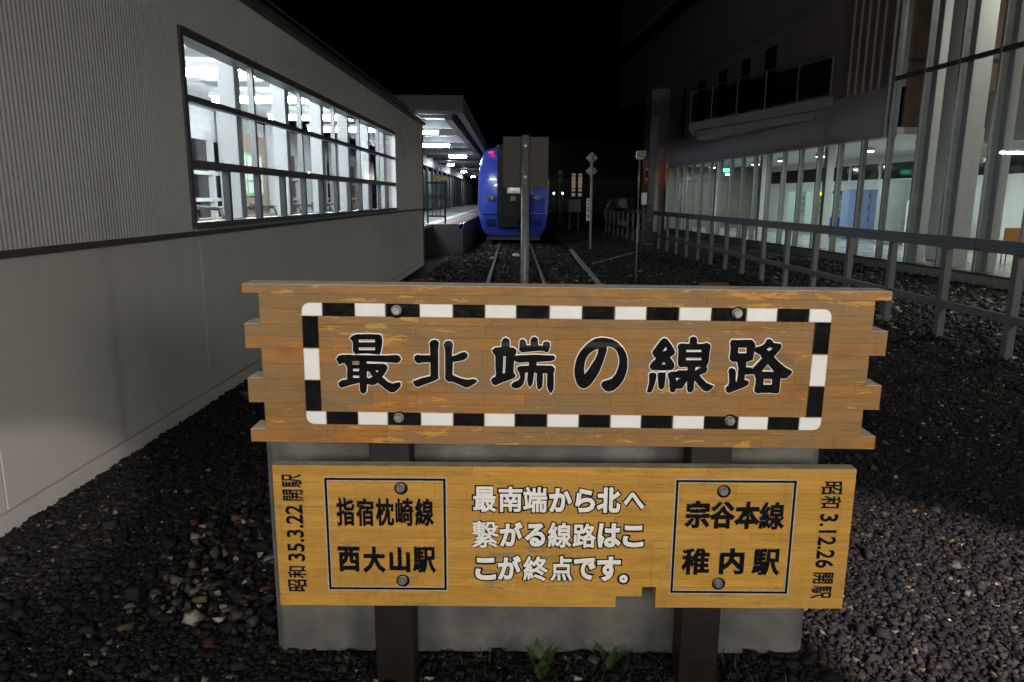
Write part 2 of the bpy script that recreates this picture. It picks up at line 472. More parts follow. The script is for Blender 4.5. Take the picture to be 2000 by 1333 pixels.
def patch(x, y, f, th):   # uneven cover
    return (np.sin(x * f + 1.3 * np.sin(y * f * 0.7)) + np.sin(y * f * 1.1 + 0.8 * np.sin(x * f * 1.3))) > th
gravel('gravel_bed', 'dark crushed stone lying between the near wall and the sign', -2.75, -0.5, 1.6, 4.6, 6600, 0.0085, 0.021,
       lambda x, y, r: (x > wallx(y) + 0.012) & ~in_block(x, y), DARK, [34, 30, 17, 2.4, 0.6, 0.8, 0.5], seed=3)
gravel('gravel_bed', 'dark crushed stone farther back along the foot of the wall', -2.75, -0.5, 4.6, 9.0, 2300, 0.010, 0.022,
       lambda x, y, r: (x > wallx(y) + 0.012), DARK, [36, 30, 13, 2.2, 0.5, 0.5, 0.7], seed=13)
gravel('gravel_bed', 'mixed brown and grey stones heaped beside the concrete block', -1.75, -0.9, 2.6, 4.6, 900, 0.016, 0.034,
       lambda x, y, r: (np.hypot((x + 1.15) / 0.55, (y - 3.5) / 0.9) < 0.75 + 0.5 * r.random(len(x))) & ~in_block(x, y), DARK, [12, 16, 20, 8, 4, 6, 3], zb=0.0, seed=4)
gravel('gravel_bed', 'dark stone chips in front of and under the sign', -0.6, 1.3, 1.6, 2.56, 6600, 0.0085, 0.021,
       lambda x, y, r: ~in_block(x, y), DARK, [40, 30, 14, 2.0, 0.4, 0.4, 0.6], seed=5)
gravel('gravel_bed', 'grey and dark stones strewn to the right of the sign', 1.0, 4.2, 1.6, 5.0, 4900, 0.0085, 0.021,
       lambda x, y, r: ~in_block(x, y) & (x < 1.5 + y * 0.62) & ((r.random(len(x)) > 0.25) | patch(x, y, 2.3, 0.2)), DARK, [32, 32, 18, 2.2, 0.5, 0.9, 0.35], seed=6)
gravel('gravel_bed', 'grey and dark stones strewn between the sign and the fence', 1.0, 7.0, 5.0, 11.5, 1500, 0.010, 0.022,
       lambda x, y, r: (x < 1.5 + y * 0.62) & ((r.random(len(x)) > 0.35) | patch(x, y, 2.3, 0.2)), DARK, [32, 30, 16, 3.5, 0.7, 1.6, 1.3], seed=16)
gravel('gravel_bed', 'grey stones at the foot of the glazed building', 5.2, 10.6, 7.5, 22.0, 190, 0.03, 0.06,
       lambda x, y, r: (x < FACADE[0] + FACADE[1] * y - 0.06) & (x > FENCE[0] + FENCE[1] * y - 0.3), DARK, [20, 30, 25, 6, 1.0, 2.0, 1.5], seed=8)
gravel('gravel_bed', 'grey track ballast between and beside the rails', -1.9, 1.75, 8.0, 27.0, 330, 0.035, 0.06,
       lambda x, y, r: x > wallx(y) + 0.05, DARK, [10, 28, 40, 8, 2, 1, 1], seed=9)
gravel('gravel_bed', 'small dark stones on the verge between the track and the fence', 1.9, 5.4, 11.0, 24.0, 130, 0.02, 0.045,
       lambda x, y, r: x > 0, DARK, [34, 34, 16, 3, 1.2, 1.5, 1.2], seed=12)

def grass_tufts():
    rng = np.random.default_rng(21)
    V, F = [], []
    for k in range(9500):
        if k < 2600:
            x, y = rng.uniform(2.2, 5.9), rng.uniform(6.2, 11.5)
            if np.sin(x * 2.1 + np.sin(y * 1.7)) + np.sin(y * 1.9 + 1) < 0.25: continue
        elif k < 9200:
            x, y = rng.uniform(2.0, 5.3), 11 + 25 * rng.random() ** 1.4
        else:
            x, y = rng.uniform(-0.3, 1.05), rng.uniform(2.28, 2.53)
            if rng.random() > 0.55: continue
        h = rng.uniform(0.015, 0.05) * (1 + 0.06 * max(0, y - 8)); a = rng.uniform(0, 6.28); w = 0.0022 * (1 + 0.1 * max(0, y - 8))
        dx, dy = math.cos(a), math.sin(a); lx, ly = rng.normal(0, 0.5, 2) * h
        n = len(V)
        V += [(x - dx * w, y - dy * w, -0.01), (x + dx * w, y + dy * w, -0.01), (x + lx * .5 + dx * w * .7, y + ly * .5 + dy * w * .7, h * .65), (x + lx * .5 - dx * w * .7, y + ly * .5 - dy * w * .7, h * .65), (x + lx, y + ly, h)]
        F += [(n, n + 1, n + 2, n + 3), (n + 3, n + 2, n + 4)]
    o = mesh_obj('grass', V, F, 'grass')
    setting(o, 'stuff', 'thin low grass and moss growing through the stones', 'grass')
grass_tufts()

sw = box('shade_block', -.42, .72, .36, .5, -.2, .92, 'facade')  # unseen block added to cast soft shade below the sign
setting(sw, 'structure', 'unseen low block added to shade the ground and concrete below the sign', 'wall')
# ---- weeds in front of the concrete
def weed(x, y, n, lmax, label, seed):
    r = random.Random(seed)
    t = thing('weed', label, 'weed', (x, y, 0), 'weeds below the sign')
    for k in range(n):
        a = k * 2.4 + r.uniform(-0.4, 0.4); ln = lmax * r.uniform(0.6, 1.0); w = ln * r.uniform(0.13, 0.19)
        lean = r.uniform(0.25, 0.9)
        d = Vector((math.cos(a), math.sin(a), 0)); sd = Vector((-d.y, d.x, 0))
        V, F = [], []
        for i in range(8):
            s = i / 7
            c = Vector((x, y, 0.0)) + d * (ln * lean * s * (0.45 + 0.55 * s)) + Vector((0, 0, ln * (1.0 - 0.35 * lean * s) * s))
            ww = w * math.sin(math.pi * min(1, 0.08 + 0.92 * s) ** 0.8) * (1 + 0.22 * math.sin(i * 2.9 + k)) + 0.0015
            V += [c - sd * ww + Vector((0, 0, ww * 0.35)), c, c + sd * ww + Vector((0, 0, ww * 0.35))]
        for i in range(7):
            F += [(3 * i, 3 * i + 1, 3 * i + 4, 3 * i + 3), (3 * i + 1, 3 * i + 2, 3 * i + 5, 3 * i + 4)]
        mesh_obj('leaf', V, F, 'leaf', t, smooth=True)
weed(0.115, 2.36, 7, 0.155, 'tallest green weed with lobed leaves below the middle of the sign', 2)
weed(0.375, 2.42, 4, 0.125, 'drooping two-leaved weed below the notch in the lower board', 5)
weed(-0.62, 2.44, 4, 0.045, 'tiny green sprout left of the left sign post', 11)
weed(-0.12, 2.46, 5, 0.05, 'small leafy sprout between the left post and the tallest weed', 14)
weed(0.735, 2.45, 5, 0.055, 'tiny bright green sprout beside the right sign post', 8)

# ---- railway track
trk = thing('railway_track', 'rusty narrow railway track with sleepers running back to the blue train', 'track', (0.08, 8, 0))
for sx in (-0.565, 0.565):
    cx = 0.08 + sx
    prof = [(-.062, -.03), (.062, -.03), (.062, -.018), (.012, 0.0), (.012, .062), (.033, .07), (.033, .10), (.026, .108), (-.026, .108), (-.033, .10), (-.033, .07), (-.012, .062), (-.012, 0.0), (-.062, -.018)]
    prism('rail', [(cx + a, b) for a, b in prof], 6.5, 60, 'rust', trk)
sl0 = None
for k in range(34):
    y = 7.2 + k * 0.62
    if sl0 is None:
        sl0 = box('sleeper', 0.08 - 1.0, 0.08 + 1.0, y - .1, y + .1, -0.1, -0.004, 'sleeper', trk, bev=.012)
        sy0 = y
    else:
        c = sl0.copy(); COL.objects.link(c); c.parent = trk
        c.location = (random.uniform(-.02, .02), y - sy0 + random.uniform(-.02, .02), random.uniform(-.004, .012))
kb = thing('kerb', 'pale concrete kerb line bordering the ballast on its right', 'kerb', (1.85, 15, 0))
for k in range(13):
    y = 11.5 + k * 1.02
    x = 1.72 + (y - 12) * 0.022
    V = [(x - .06, y, -.05), (x + .06, y, -.05), (x + .082, y + 1.0, -.05), (x - .038, y + 1.0, -.05)]
    mesh_obj('kerb_stone', V + [(a, b, 0.045) for a, b, _ in V], [(0, 1, 2, 3), (7, 6, 5, 4), (0, 4, 5, 1), (1, 5, 6, 2), (2, 6, 7, 3), (3, 7, 4, 0)], 'kerb', kb, bev=.01)
tag(mesh_obj('edging_strip', [(2.15, 19.3, 0), (4.1, 23.9, 0), (4.1, 23.98, 0), (2.15, 19.38, 0), (2.15, 19.3, .03), (4.1, 23.9, .03), (4.1, 23.98, .03), (2.15, 19.38, .03)], CUBE_F, 'kerb', bev=.005), 'thin pale edging strip slanting from the kerb to the thick pole', 'edging')
tag(prism('rail_marker', [(-.02, -.02), (.22, -.02), (.22, .05), (.17, .09), (.02, .09), (-.02, .05)], 21.6, 21.9, 'sign_white'), 'small white block lying between the rails', 'marker block')
box('brick_a', 3.75, 4.3, 14.2, 14.42, 0, .1, 'red_brick', None, bev=.01)
rb = bpy.data.objects['brick_a']; rb.name = 'red_block'; tag(rb, 'low red block on the ground beyond the sign, towards the fence', 'block')
rb = box('red_block', -2.1, -1.62, 14.6, 14.8, 0, .09, 'red_brick', None, bev=.01); tag(rb, 'low red block on the ground at the foot of the left wall', 'block')

# ================================================================== CONCRETE BLOCK AND SIGN
ch = 0.035
outl = [(-0.93, 2.552 + ch), (-0.93 + ch, 2.552), (1.17 - ch, 2.552), (1.17, 2.552 + ch), (1.17, 3.12), (-0.93, 3.12)]
blk = prism('concrete_block', outl, -0.15, 1.262, 'concrete', None, axis='z', bev=.006)
tag(blk, 'grey cast concrete buffer block standing behind the wooden sign', 'concrete block')
for tx, tz in ((-.83, .09), (.385, .10), (.98, .55), (-.25, .42)):
    cyl('tie_plug', (tx, 2.5565, tz), (tx, 2.549, tz), .014, 'concrete', blk, n=14)

sign = thing('wooden_sign', 'large wooden double-board sign on brown posts marking the northern end of the line', 'sign', (0.13, 2.345, 0))
for x in (-0.49, 0.62):
    box('post', x, x + .141, 2.3465, 2.46, -0.2, 1.40, 'post_brown', sign, bev=.004)

def add_glyph(name, me, mat, parent):
    me.materials.clear(); me.materials.append(M[mat])
    o = bpy.data.objects.new(name, me); COL.objects.link(o)
    o.parent = parent
    return o
def eval_curve(c):
    o = bpy.data.objects.new('tmp', c); COL.objects.link(o)
    dg = bpy.context.evaluated_depsgraph_get()
    me = bpy.data.meshes.new_from_object(o.evaluated_get(dg))
    bpy.data.objects.remove(o); bpy.data.curves.remove(c)
    n = len(me.vertices); a = np.empty(n * 3); me.vertices.foreach_get('co', a)
    return me, a.reshape(-1, 3)
def put(me, P):
    me.vertices.foreach_set('co', P.ravel()); me.update(); return me
def outline_mesh(groups, grow, thick, base):
    """closed outlines (first outer, rest holes) in 0.1 mm -> flat raised shapes facing -y"""
    VV, FF = [], []
    for gi, g in enumerate(groups):
        c = bpy.data.curves.new('tmp', 'CURVE'); c.dimensions = '2D'; c.fill_mode = 'BOTH'
        c.extrude = 0.001; c.bevel_depth = grow; c.bevel_resolution = 2
        for loop in g:
            s = c.splines.new('POLY'); s.points.add(len(loop) - 1); s.use_cyclic_u = True
            for p, (a, b) in zip(s.points, loop): p.co = (a * 1e-4, b * 1e-4, 0, 1)
        me, P = eval_curve(c)
        z = (P[:, 2] - P[:, 2].min()) / max(1e-9, np.ptp(P[:, 2]))
        Q = np.stack([P[:, 0], -(base + z * (thick + gi * 0.00025)), P[:, 1]], -1)
        k = len(VV); VV += [tuple(q) for q in Q]
        FF += [tuple(i + k for i in p.vertices) for p in me.polygons]
        bpy.data.meshes.remove(me)
    me = bpy.data.meshes.new('tmp'); me.from_pydata(VV, [], FF); me.update()
    return me
def text_mesh(ch, cx, cz, w, h, grow, thick, base, rot=0, pad=0.0):
    """a character of the built-in font fitted into a box w x h (+ pad each side) at (cx, cz), facing -y"""
    c = bpy.data.curves.new('tmp', 'FONT'); c.body = ch; c.size = 1.0; c.resolution_u = 3
    c.extrude = 0.01; c.bevel_depth = grow; c.bevel_resolution = 2
    me, P = eval_curve(c)
    lo, hi = P.min(0), P.max(0)
    N = (P - (lo + hi) / 2) / (hi - lo)
    if rot: w, h = h, w
    u, v = N[:, 0] * (w + 2 * pad), N[:, 1] * (h + 2 * pad)
    if rot > 0: u, v = -v, u
    elif rot < 0: u, v = v, -u
    return put(me, np.stack([cx + u, -(base + (N[:, 2] + 0.5) * thick), cz + v], -1))

def planks(parent, rows, mat, thick, lo_len, hi_len, rng):
    """rows: (z0, z1, [(x0, x1), ...]); strips butt end to end with hairline joints"""
    for z0, z1, spans in rows:
        for s0, s1 in spans:
            x = s0
            while x < s1 - 1e-6:
                e = min(s1, x + rng.uniform(lo_len, hi_len))
                if s1 - e < lo_len * 0.5: e = s1
                pr = rng.uniform(-0.0003, 0.0004)
                ga = 0.0002
                V = box_v(x + (ga if x > s0 else 0), e - (ga if e < s1 else 0), -pr, thick, z0 + ga, z1 - ga)
                mesh_obj('plank', V, CUBE_F, mat, parent, bev=.0004)
                x = e
def hexbolt(parent, x, z, y0, r=0.0165):
    V, F = cyl_v((x + .002, y0 + .001, z - .002), (x + .002, y0 - .0007, z - .002), r * 1.5, None, 28)
    mesh_obj('bolt_recess', V, F, 'paint_black', parent)
    y0 -= .0008
    n = 24
    V, F = [], []
    for rr, yy in ((r * 1.08, 0.0), (r * 1.08, -0.0016), (r * 1.02, -0.0024)):
        V += [(x + rr * math.cos(2 * math.pi * k / n), y0 + yy, z + rr * math.sin(2 * math.pi * k / n)) for k in range(n)]
    for q in range(2): F += [(q * n + k, q * n + (k + 1) % n, (q + 1) * n + (k + 1) % n, (q + 1) * n + k) for k in range(n)]
    F.append(tuple(range(2 * n, 3 * n)))
    ring = len(V)
    a0 = random.uniform(0, 1)
    for rr, yy in ((r * 0.98, -0.0024), (r * 0.98, -0.010), (r * 0.84, -0.0122)):
        V += [(x + rr * math.cos(a0 + math.pi / 3 * k), y0 + yy, z + rr * math.sin(a0 + math.pi / 3 * k)) for k in range(6)]
    for q in range(2): F += [(ring + q * 6 + k, ring + q * 6 + (k + 1) % 6, ring + (q + 1) * 6 + (k + 1) % 6, ring + (q + 1) * 6 + k) for k in range(6)]
    F.append(tuple(range(ring + 12, ring + 18)))
    me = bpy.data.meshes.new('bolt'); me.from_pydata(V, [], F); me.update()
    bm = bmesh.new(); bm.from_mesh(me); bmesh.ops.recalc_face_normals(bm, faces=bm.faces); bm.to_mesh(me); bm.free()
    return add_glyph('bolt', me, 'bolt', parent)

# ---- upper board (local frame: x right, z up, front at y = 0)
def local_part(name, verts, faces, mat, parent, loc, roty=0.0):
    me = bpy.data.meshes.new(name); me.from_pydata(verts, [], faces)
    bm = bmesh.new(); bm.from_mesh(me); bmesh.ops.recalc_face_normals(bm, faces=bm.faces); bm.to_mesh(me); bm.free()
    me.materials.append(M[mat])
    o = bpy.data.objects.new(name, me); COL.objects.link(o); o.parent = parent
    o.location = Vector(loc) - Vector(parent.location); o.rotation_euler = (0, roty, 0)
    ORG[o.name] = Vector((0, 0, 0))
    return o
rz = [.264, .236, .1865, .137, .097, .057, .0075, -.042, -.0825, -.123, -.169, -.215, -.258]
tooth = (0, 3, 4, 7, 8, 11)
coreV, coreF = [], []
rows = []
for k in range(12):
    hx = 1.027 if k in tooth else 0.976
    rows.append((rz[k + 1], rz[k], [(-hx, hx)]))
    n = len(coreV)
    coreV += box_v(-hx + .004, hx - .004, .004, .0945, rz[k + 1] + .0002, rz[k] - .0002)
    coreF += [tuple(i + n for i in f) for f in CUBE_F]
ub = local_part('upper_board', coreV, coreF, 'wood_core', sign, (0.172, 2.25, 1.208), math.radians(.33))
ub['label'] = 'weathered brown upper board with toothed ends and large black characters'
planks(ub, rows, 'wood_up', .0955, .22, .75, random.Random(5))
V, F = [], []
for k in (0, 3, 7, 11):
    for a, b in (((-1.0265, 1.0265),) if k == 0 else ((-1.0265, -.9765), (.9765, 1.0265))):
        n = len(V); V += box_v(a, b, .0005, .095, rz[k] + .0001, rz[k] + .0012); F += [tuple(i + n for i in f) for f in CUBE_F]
mesh_obj('weathered_lit_top', V, F, 'wood_top', ub)  # weathered grey cap, with light from above put into its pale colour
jt = [-.841, -.776, -.673, -.575, -.467, -.361, -.26, -.16, -.055, .049, .152, .253, .356, .459, .57, .668, .77, .841]
XO, XI, ZT, ZTI, ZB, ZBI = .841, .791, .207, .165, -.194, -.151
def seg(poly, black):
    n = len(poly)
    cx = sum(p[0] for p in poly) / n; cz = sum(p[1] for p in poly) / n
    V = [(a, .002, b) for a, b in poly] + [(a, -.0035, b) for a, b in poly]
    V += [(a + (cx - a) / max(.02, abs(cx - a)) * .0025 if abs(cx - a) > .003 else a, -.0055, b + (cz - b) / max(.01, abs(cz - b)) * .0025 if abs(cz - b) > .003 else b) for a, b in poly]
    F = []
    for q in range(2): F += [(q * n + k, q * n + (k + 1) % n, (q + 1) * n + (k + 1) % n, (q + 1) * n + k) for k in range(n)]
    F.append(tuple(range(2 * n, 3 * n)))
    me = bpy.data.meshes.new('stripe'); me.from_pydata(V, [], F)
    bm = bmesh.new(); bm.from_mesh(me); bmesh.ops.recalc_face_normals(bm, faces=bm.faces); bm.to_mesh(me); bm.free()
    add_glyph('border_stripe', me, 'paint_black' if black else 'paint_white', ub)
g = .0012
def rect(a, b, c, d): return [(a + g, c), (b - g, c), (b - g, d), (a + g, d)]
for k in range(1, 16):
    seg(rect(jt[k], jt[k + 1], ZTI, ZT), k % 2 == 1)
    seg(rect(jt[k], jt[k + 1], ZB, ZBI), k % 2 == 1)
for sx in (-1, 1):
    a, b = sorted((sx * XO, sx * XI))
    for k in range(3):
        z1 = ZTI - k * (ZTI - ZBI) / 3; z0 = ZTI - (k + 1) * (ZTI - ZBI) / 3
        seg([(a, z0 + g), (b, z0 + g), (b, z1 - g), (a, z1 - g)], k != 1)
    xe = abs(jt[1]) if sx < 0 else jt[16]
    for top in (1, -1):
        zo, zi = (ZT, ZTI) if top > 0 else (ZB, ZBI)
        r = .026
        pts = [(sx * xe, zi), (sx * XO, zi)]
        for q in range(7):
            t = q / 6 * math.pi / 2
            pts.append((sx * (XO - r + r * math.cos(t)), zo - top * r + top * r * math.sin(t)))
        pts.append((sx * xe, zo))
        seg(pts if sx * top > 0 else pts[::-1], False)
for x, z in ((-.54, .187), (.54, .191), (-.539, -.168), (.542, -.164)): hexbolt(ub, x, z, -.0055, .0155)
GLYPHS = {'sai':[[[(-6895,946),(-6801,1032),(-6689,1067),(-6285,1080),(-5973,1071),(-5900,1034),(-5876,894),(-5893,706),(-5940,497),(-5979,429),(-6062,435),(-6301,461),(-6523,458),(-6727,431),(-6790,486),(-6814,599),(-6800,750),(-6816,844),(-6860,890)],[(-6630,912),(-6090,919),(-6097,812),(-6627,805)],[(-6637,654),(-6093,662),(-6099,556),(-6635,549)]],[[(-7352,261),(-7284,363),(-7172,396),(-6340,388),(-5786,386),(-5397,410),(-5324,363),(-5288,279),(-5336,193),(-5420,159),(-5605,170),(-5790,183),(-6364,202),(-6397,188),(-6399,109),(-5866,115),(-5773,92),(-5729,26),(-5740,-70),(-5826,-205),(-5903,-301),(-5803,-396),(-5693,-490),(-5582,-537),(-5489,-517),(-5376,-486),(-5312,-514),(-5313,-601),(-5380,-698),(-5475,-786),(-5569,-826),(-5662,-808),(-5791,-723),(-5938,-590),(-6047,-505),(-6104,-550),(-6198,-589),(-6291,-571),(-6402,-548),(-6416,-692),(-6428,-808),(-6505,-877),(-6579,-858),(-6623,-772),(-6621,-512),(-6869,-573),(-7114,-653),(-7227,-683),(-7299,-627),(-7315,-550),(-7266,-482),(-7181,-442),(-7032,-421),(-7019,-316),(-7009,-10),(-7053,66),(-7097,132),(-7199,121),(-7275,82)],[(-6845,202),(-6619,205),(-6622,90),(-6848,87)],[(-6843,-46),(-6626,-43),(-6629,-142),(-6846,-145)],[(-6850,-271),(-6633,-269),(-6636,-364),(-6853,-367)],[(-6394,-112),(-6317,-134),(-6201,-305),(-6323,-379),(-6401,-346)],[(-6130,-94),(-5991,-92),(-6062,-185)]]],
 'kita':[[[(-4361,810),(-4305,895),(-4213,925),(-4121,907),(-4066,823),(-4086,719),(-4096,578),(-4095,199),(-4102,-220),(-4084,-345),(-4253,-433),(-4533,-543),(-4749,-632),(-4832,-595),(-4905,-480),(-4876,-432),(-4661,-352),(-4335,-271),(-4330,196),(-4636,183),(-4683,154),(-4775,171),(-4857,284),(-4837,389),(-4762,428),(-4615,411),(-4337,414),(-4335,688)]],[[(-3901,769),(-3845,873),(-3753,902),(-3661,875),(-3615,773),(-3643,659),(-3654,385),(-3506,434),(-3321,522),(-3219,533),(-3145,467),(-3164,372),(-3265,286),(-3413,246),(-3626,215),(-3637,-214),(-3507,-280),(-3322,-344),(-3135,-380),(-2968,-349),(-2875,-367),(-2841,-415),(-2912,-493),(-3135,-627),(-3210,-622),(-3396,-537),(-3638,-435),(-3750,-446),(-3833,-389),(-3870,-294),(-3851,-179),(-3854,202),(-3856,619)]]],
 'tan':[[[(-2054,887),(-1991,991),(-1927,1020),(-1834,974),(-1806,890),(-1804,711),(-1665,694),(-1581,620),(-1589,535),(-1643,439),(-1659,231),(-1673,-93),(-1607,-198),(-1615,-274),(-1782,-353),(-2004,-433),(-2190,-522),(-2264,-542),(-2339,-495),(-2377,-371),(-2322,-293),(-2238,-244),(-2220,-196),(-2242,223),(-2244,432),(-2337,563),(-2347,629),(-2274,686),(-2053,717)],[(-2004,431),(-1902,432),(-1910,303),(-1923,-135),(-2025,-165),(-2010,131)]],[[(-1474,894),(-1438,960),(-1356,980),(-1290,915),(-1270,784),(-1122,776),(-1125,955),(-1081,1040),(-1008,1060),(-915,1014),(-892,789),(-735,772),(-710,885),(-619,924),(-525,878),(-513,756),(-565,586),(-611,566),(-704,612),(-870,619),(-1147,588),(-1405,556),(-1479,612)]],[[(-1671,420),(-1514,451),(-960,477),(-590,462),(-377,456),(-339,409),(-374,323),(-475,284),(-918,250),(-953,126),(-416,123),(-349,57),(-347,-19),(-382,-105),(-368,-325),(-369,-652),(-441,-788),(-527,-674),(-568,-520),(-568,-117),(-726,-119),(-721,-330),(-735,-580),(-826,-668),(-883,-601),(-907,-332),(-902,-122),(-1005,-94),(-1028,-334),(-1053,-488),(-1126,-585),(-1183,-509),(-1214,-336),(-1190,-106),(-1292,-98),(-1307,-338),(-1351,-501),(-1461,-609),(-1592,-639),(-1704,-593),(-1733,-516),(-1650,-428),(-1502,-378),(-1438,-282),(-1468,-129),(-1545,4),(-1527,71),(-1435,100),(-1157,113),(-1168,246),(-1326,235),(-1473,214),(-1585,251),(-1669,316)]]],
 'no':[[[(1112,1059),(1269,1051),(1473,1007),(1661,906),(1815,748),(1925,561),(1980,354),(1990,126),(1954,-104),(1871,-335),(1739,-529),(1595,-656),(1448,-706),(1335,-688),(1219,-574),(1181,-469),(1230,-381),(1396,-322),(1542,-253),(1647,-108),(1714,84),(1743,275),(1716,464),(1635,652),(1520,754),(1389,790),(1297,789),(1311,666),(1254,458),(1189,229),(1088,-58),(984,-250),(842,-463),(716,-580),(586,-611),(472,-555),(385,-431),(322,-221),(301,8),(328,218),(395,447),(491,637),(633,808),(794,942),(938,1028)],[(1045,720),(1038,569),(979,397),(857,187),(734,-24),(619,-178),(599,31),(614,241),(664,412),(770,565),(914,661)]]],
 'sen':[[[(3140,1075),(3225,1039),(3324,918),(3424,769),(3496,638),(3473,562),(3340,456),(3420,353),(3491,240),(3498,126),(3428,39),(3151,26),(2798,31),(2729,107),(2742,211),(2820,317),(2918,404),(2830,497),(2778,610),(2820,686),(2923,838),(3008,971),(3077,1047)],[(3191,813),(3246,729),(3219,650),(3090,642)],[(3172,312),(3243,208),(3067,206)]],[[(2713,-132),(2748,-74),(2840,-64),(2925,-91),(2939,-187),(2919,-340),(2873,-533),(2816,-688),(2743,-728),(2676,-690),(2698,-574),(2727,-400),(2728,-247)]],[[(2990,-90),(3062,-51),(3155,-60),(3220,-49),(3234,-145),(3226,-336),(3218,-529),(3139,-616),(3052,-569),(3023,-435),(3007,-243)]],[[(3958,1086),(4047,1134),(4131,1116),(4172,1042),(4182,892),(4411,904),(4483,943),(4597,888),(4620,822),(4601,690),(4595,501),(4589,311),(4533,178),(4567,83),(4528,-23),(4320,-121),(4430,-244),(4569,-377),(4703,-432),(4799,-470),(4767,-547),(4661,-635),(4588,-661),(4473,-609),(4312,-438),(4171,-267),(4165,-459),(4165,-613),(4086,-701),(4001,-682),(3967,-577),(3949,-279),(3882,-405),(3815,-540),(3725,-580),(3593,-572),(3562,-678),(3489,-708),(3412,-661),(3390,-430),(3372,-277),(3319,-163),(3324,-77),(3413,-24),(3544,-26),(3652,23),(3949,27),(3944,113),(3904,150),(3701,138),(3633,194),(3618,299),(3619,526),(3612,715),(3579,809),(3620,885),(3730,905),(3961,889)],[(3852,714),(4350,721),(4355,630),(3848,624)],[(3858,454),(4366,460),(4373,362),(3855,355)],[(4182,154),(4358,156),(4165,-8)],[(3564,-217),(3731,-215),(3580,-341)]]],
 'ro':[[[(5251,962),(5300,1047),(5402,1039),(5843,1054),(5935,1046),(6025,953),(6053,841),(6036,709),(6018,576),(6004,406),(5896,366),(5806,337),(5801,156),(6062,140),(6078,-60),(5782,-83),(5788,-284),(5871,-273),(5931,-320),(5927,-397),(5849,-475),(5579,-594),(5316,-704),(5238,-657),(5210,-522),(5296,-434),(5318,-348),(5288,-61),(5264,15),(5304,102),(5377,122),(5454,85),(5489,-20),(5503,-336),(5559,-335),(5583,-152),(5580,134),(5532,286),(5499,352),(5399,331),(5303,378),(5270,453),(5282,661),(5281,812)],[(5512,805),(5792,809),(5798,607),(5507,613)]],[[(6030,774),(6083,813),(6228,843),(6350,929),(6412,1071),(6484,1090),(6560,1054),(6633,961),(6772,944),(6856,936),(6891,851),(6845,738),(6761,642),(6671,509),(6822,359),(7061,172),(7275,61),(7298,4),(7232,-93),(7120,-190),(6944,-192),(6945,-423),(6937,-654),(6893,-693),(6612,-678),(6388,-680),(6259,-701),(6161,-645),(6146,-568),(6169,-394),(6165,-222),(6108,-88),(6020,-32),(6009,111),(6161,294),(6304,466),(6249,579),(6115,634),(6026,708)],[(6410,751),(6514,843),(6610,791),(6508,686)],[(6504,289),(6740,15),(6304,10)],[(6406,-218),(6694,-215),(6702,-420),(6404,-424)]]]}
for key in ('sai', 'kita', 'tan', 'no', 'sen', 'ro'):
    me = outline_mesh(GLYPHS[key], .0012, .0052, .0012)
    ch_o = add_glyph('character', me, 'paint_black', ub)
    add_glyph('character_outline', outline_mesh(GLYPHS[key], .0042, .0030, .0004), 'paint_white', ub)

# ---- lower board
zr = [.853 - k * (.853 - .412) / 15 for k in range(16)] + [.375, .333]
rows = [(zr[k + 1], zr[k], [(-.811, 1.173)]) for k in range(15)]
rows += [(.375, .412, [(-.811, .463), (.512, 1.173)]), (.333, .375, [(-.811, .372), (.512, 1.173)])]
coreV, coreF = [], []
for b in ((-.808, 1.17, .004, .0435, .4125, .85), (-.808, .460, .004, .0435, .3755, .4121), (.515, 1.17, .004, .0435, .3755, .4121), (-.808, .369, .004, .0435, .336, .3751), (.515, 1.17, .004, .0435, .336, .3751)):
    n = len(coreV); coreV += box_v(*b); coreF += [tuple(i + n for i in f) for f in CUBE_F]
lb = local_part('lower_board', coreV, coreF, 'wood_core', sign, (0, 2.30, 0))
lb['label'] = 'honey coloured lower board with white message between two framed station names'
planks(lb, rows, 'wood_low', .0445, .22, .62, random.Random(9))
mesh_obj('weathered_lit_top', box_v(-.8105, 1.1725, .0005, .044, .8531, .8545), CUBE_F, 'wood_top_low', lb)  # weathered cap, its colour also carries the light on the top face
# carved frames round the station names: dark bar with pale grooves
for fx0, fx1, fz0, fz1 in ((-.640, -.2185, .392, .816), (.558, .977, .387, .817)):
    for w0, w1, mat, hgt in ((0.0, .0045, 'groove', .0012), (.0045, .0125, 'paint_black', .0022), (.0125, .016, 'groove', .0012)):
        a0, a1, b0, b1 = fx0 + w0, fx1 - w0, fz0 + w0, fz1 - w0
        c0, c1, d0, d1 = fx0 + w1, fx1 - w1, fz0 + w1, fz1 - w1
        V, F = [], []
        for bb in ((a0, a1, -hgt, .001, d1, b1), (a0, a1, -hgt, .001, b0, d0), (a0, c0, -hgt, .001, d0, d1), (c1, a1, -hgt, .001, d0, d1)):
            n = len(V); V += box_v(*bb); F += [tuple(i + n for i in f) for f in CUBE_F]
        mesh_obj('name_frame' if mat != 'groove' else 'frame_groove', V, F, mat, lb)
for x, z in ((-.377, .777), (-.378, .433), (.725, .774), (.728, .430)): hexbolt(lb, x, z, -.001, .0155)
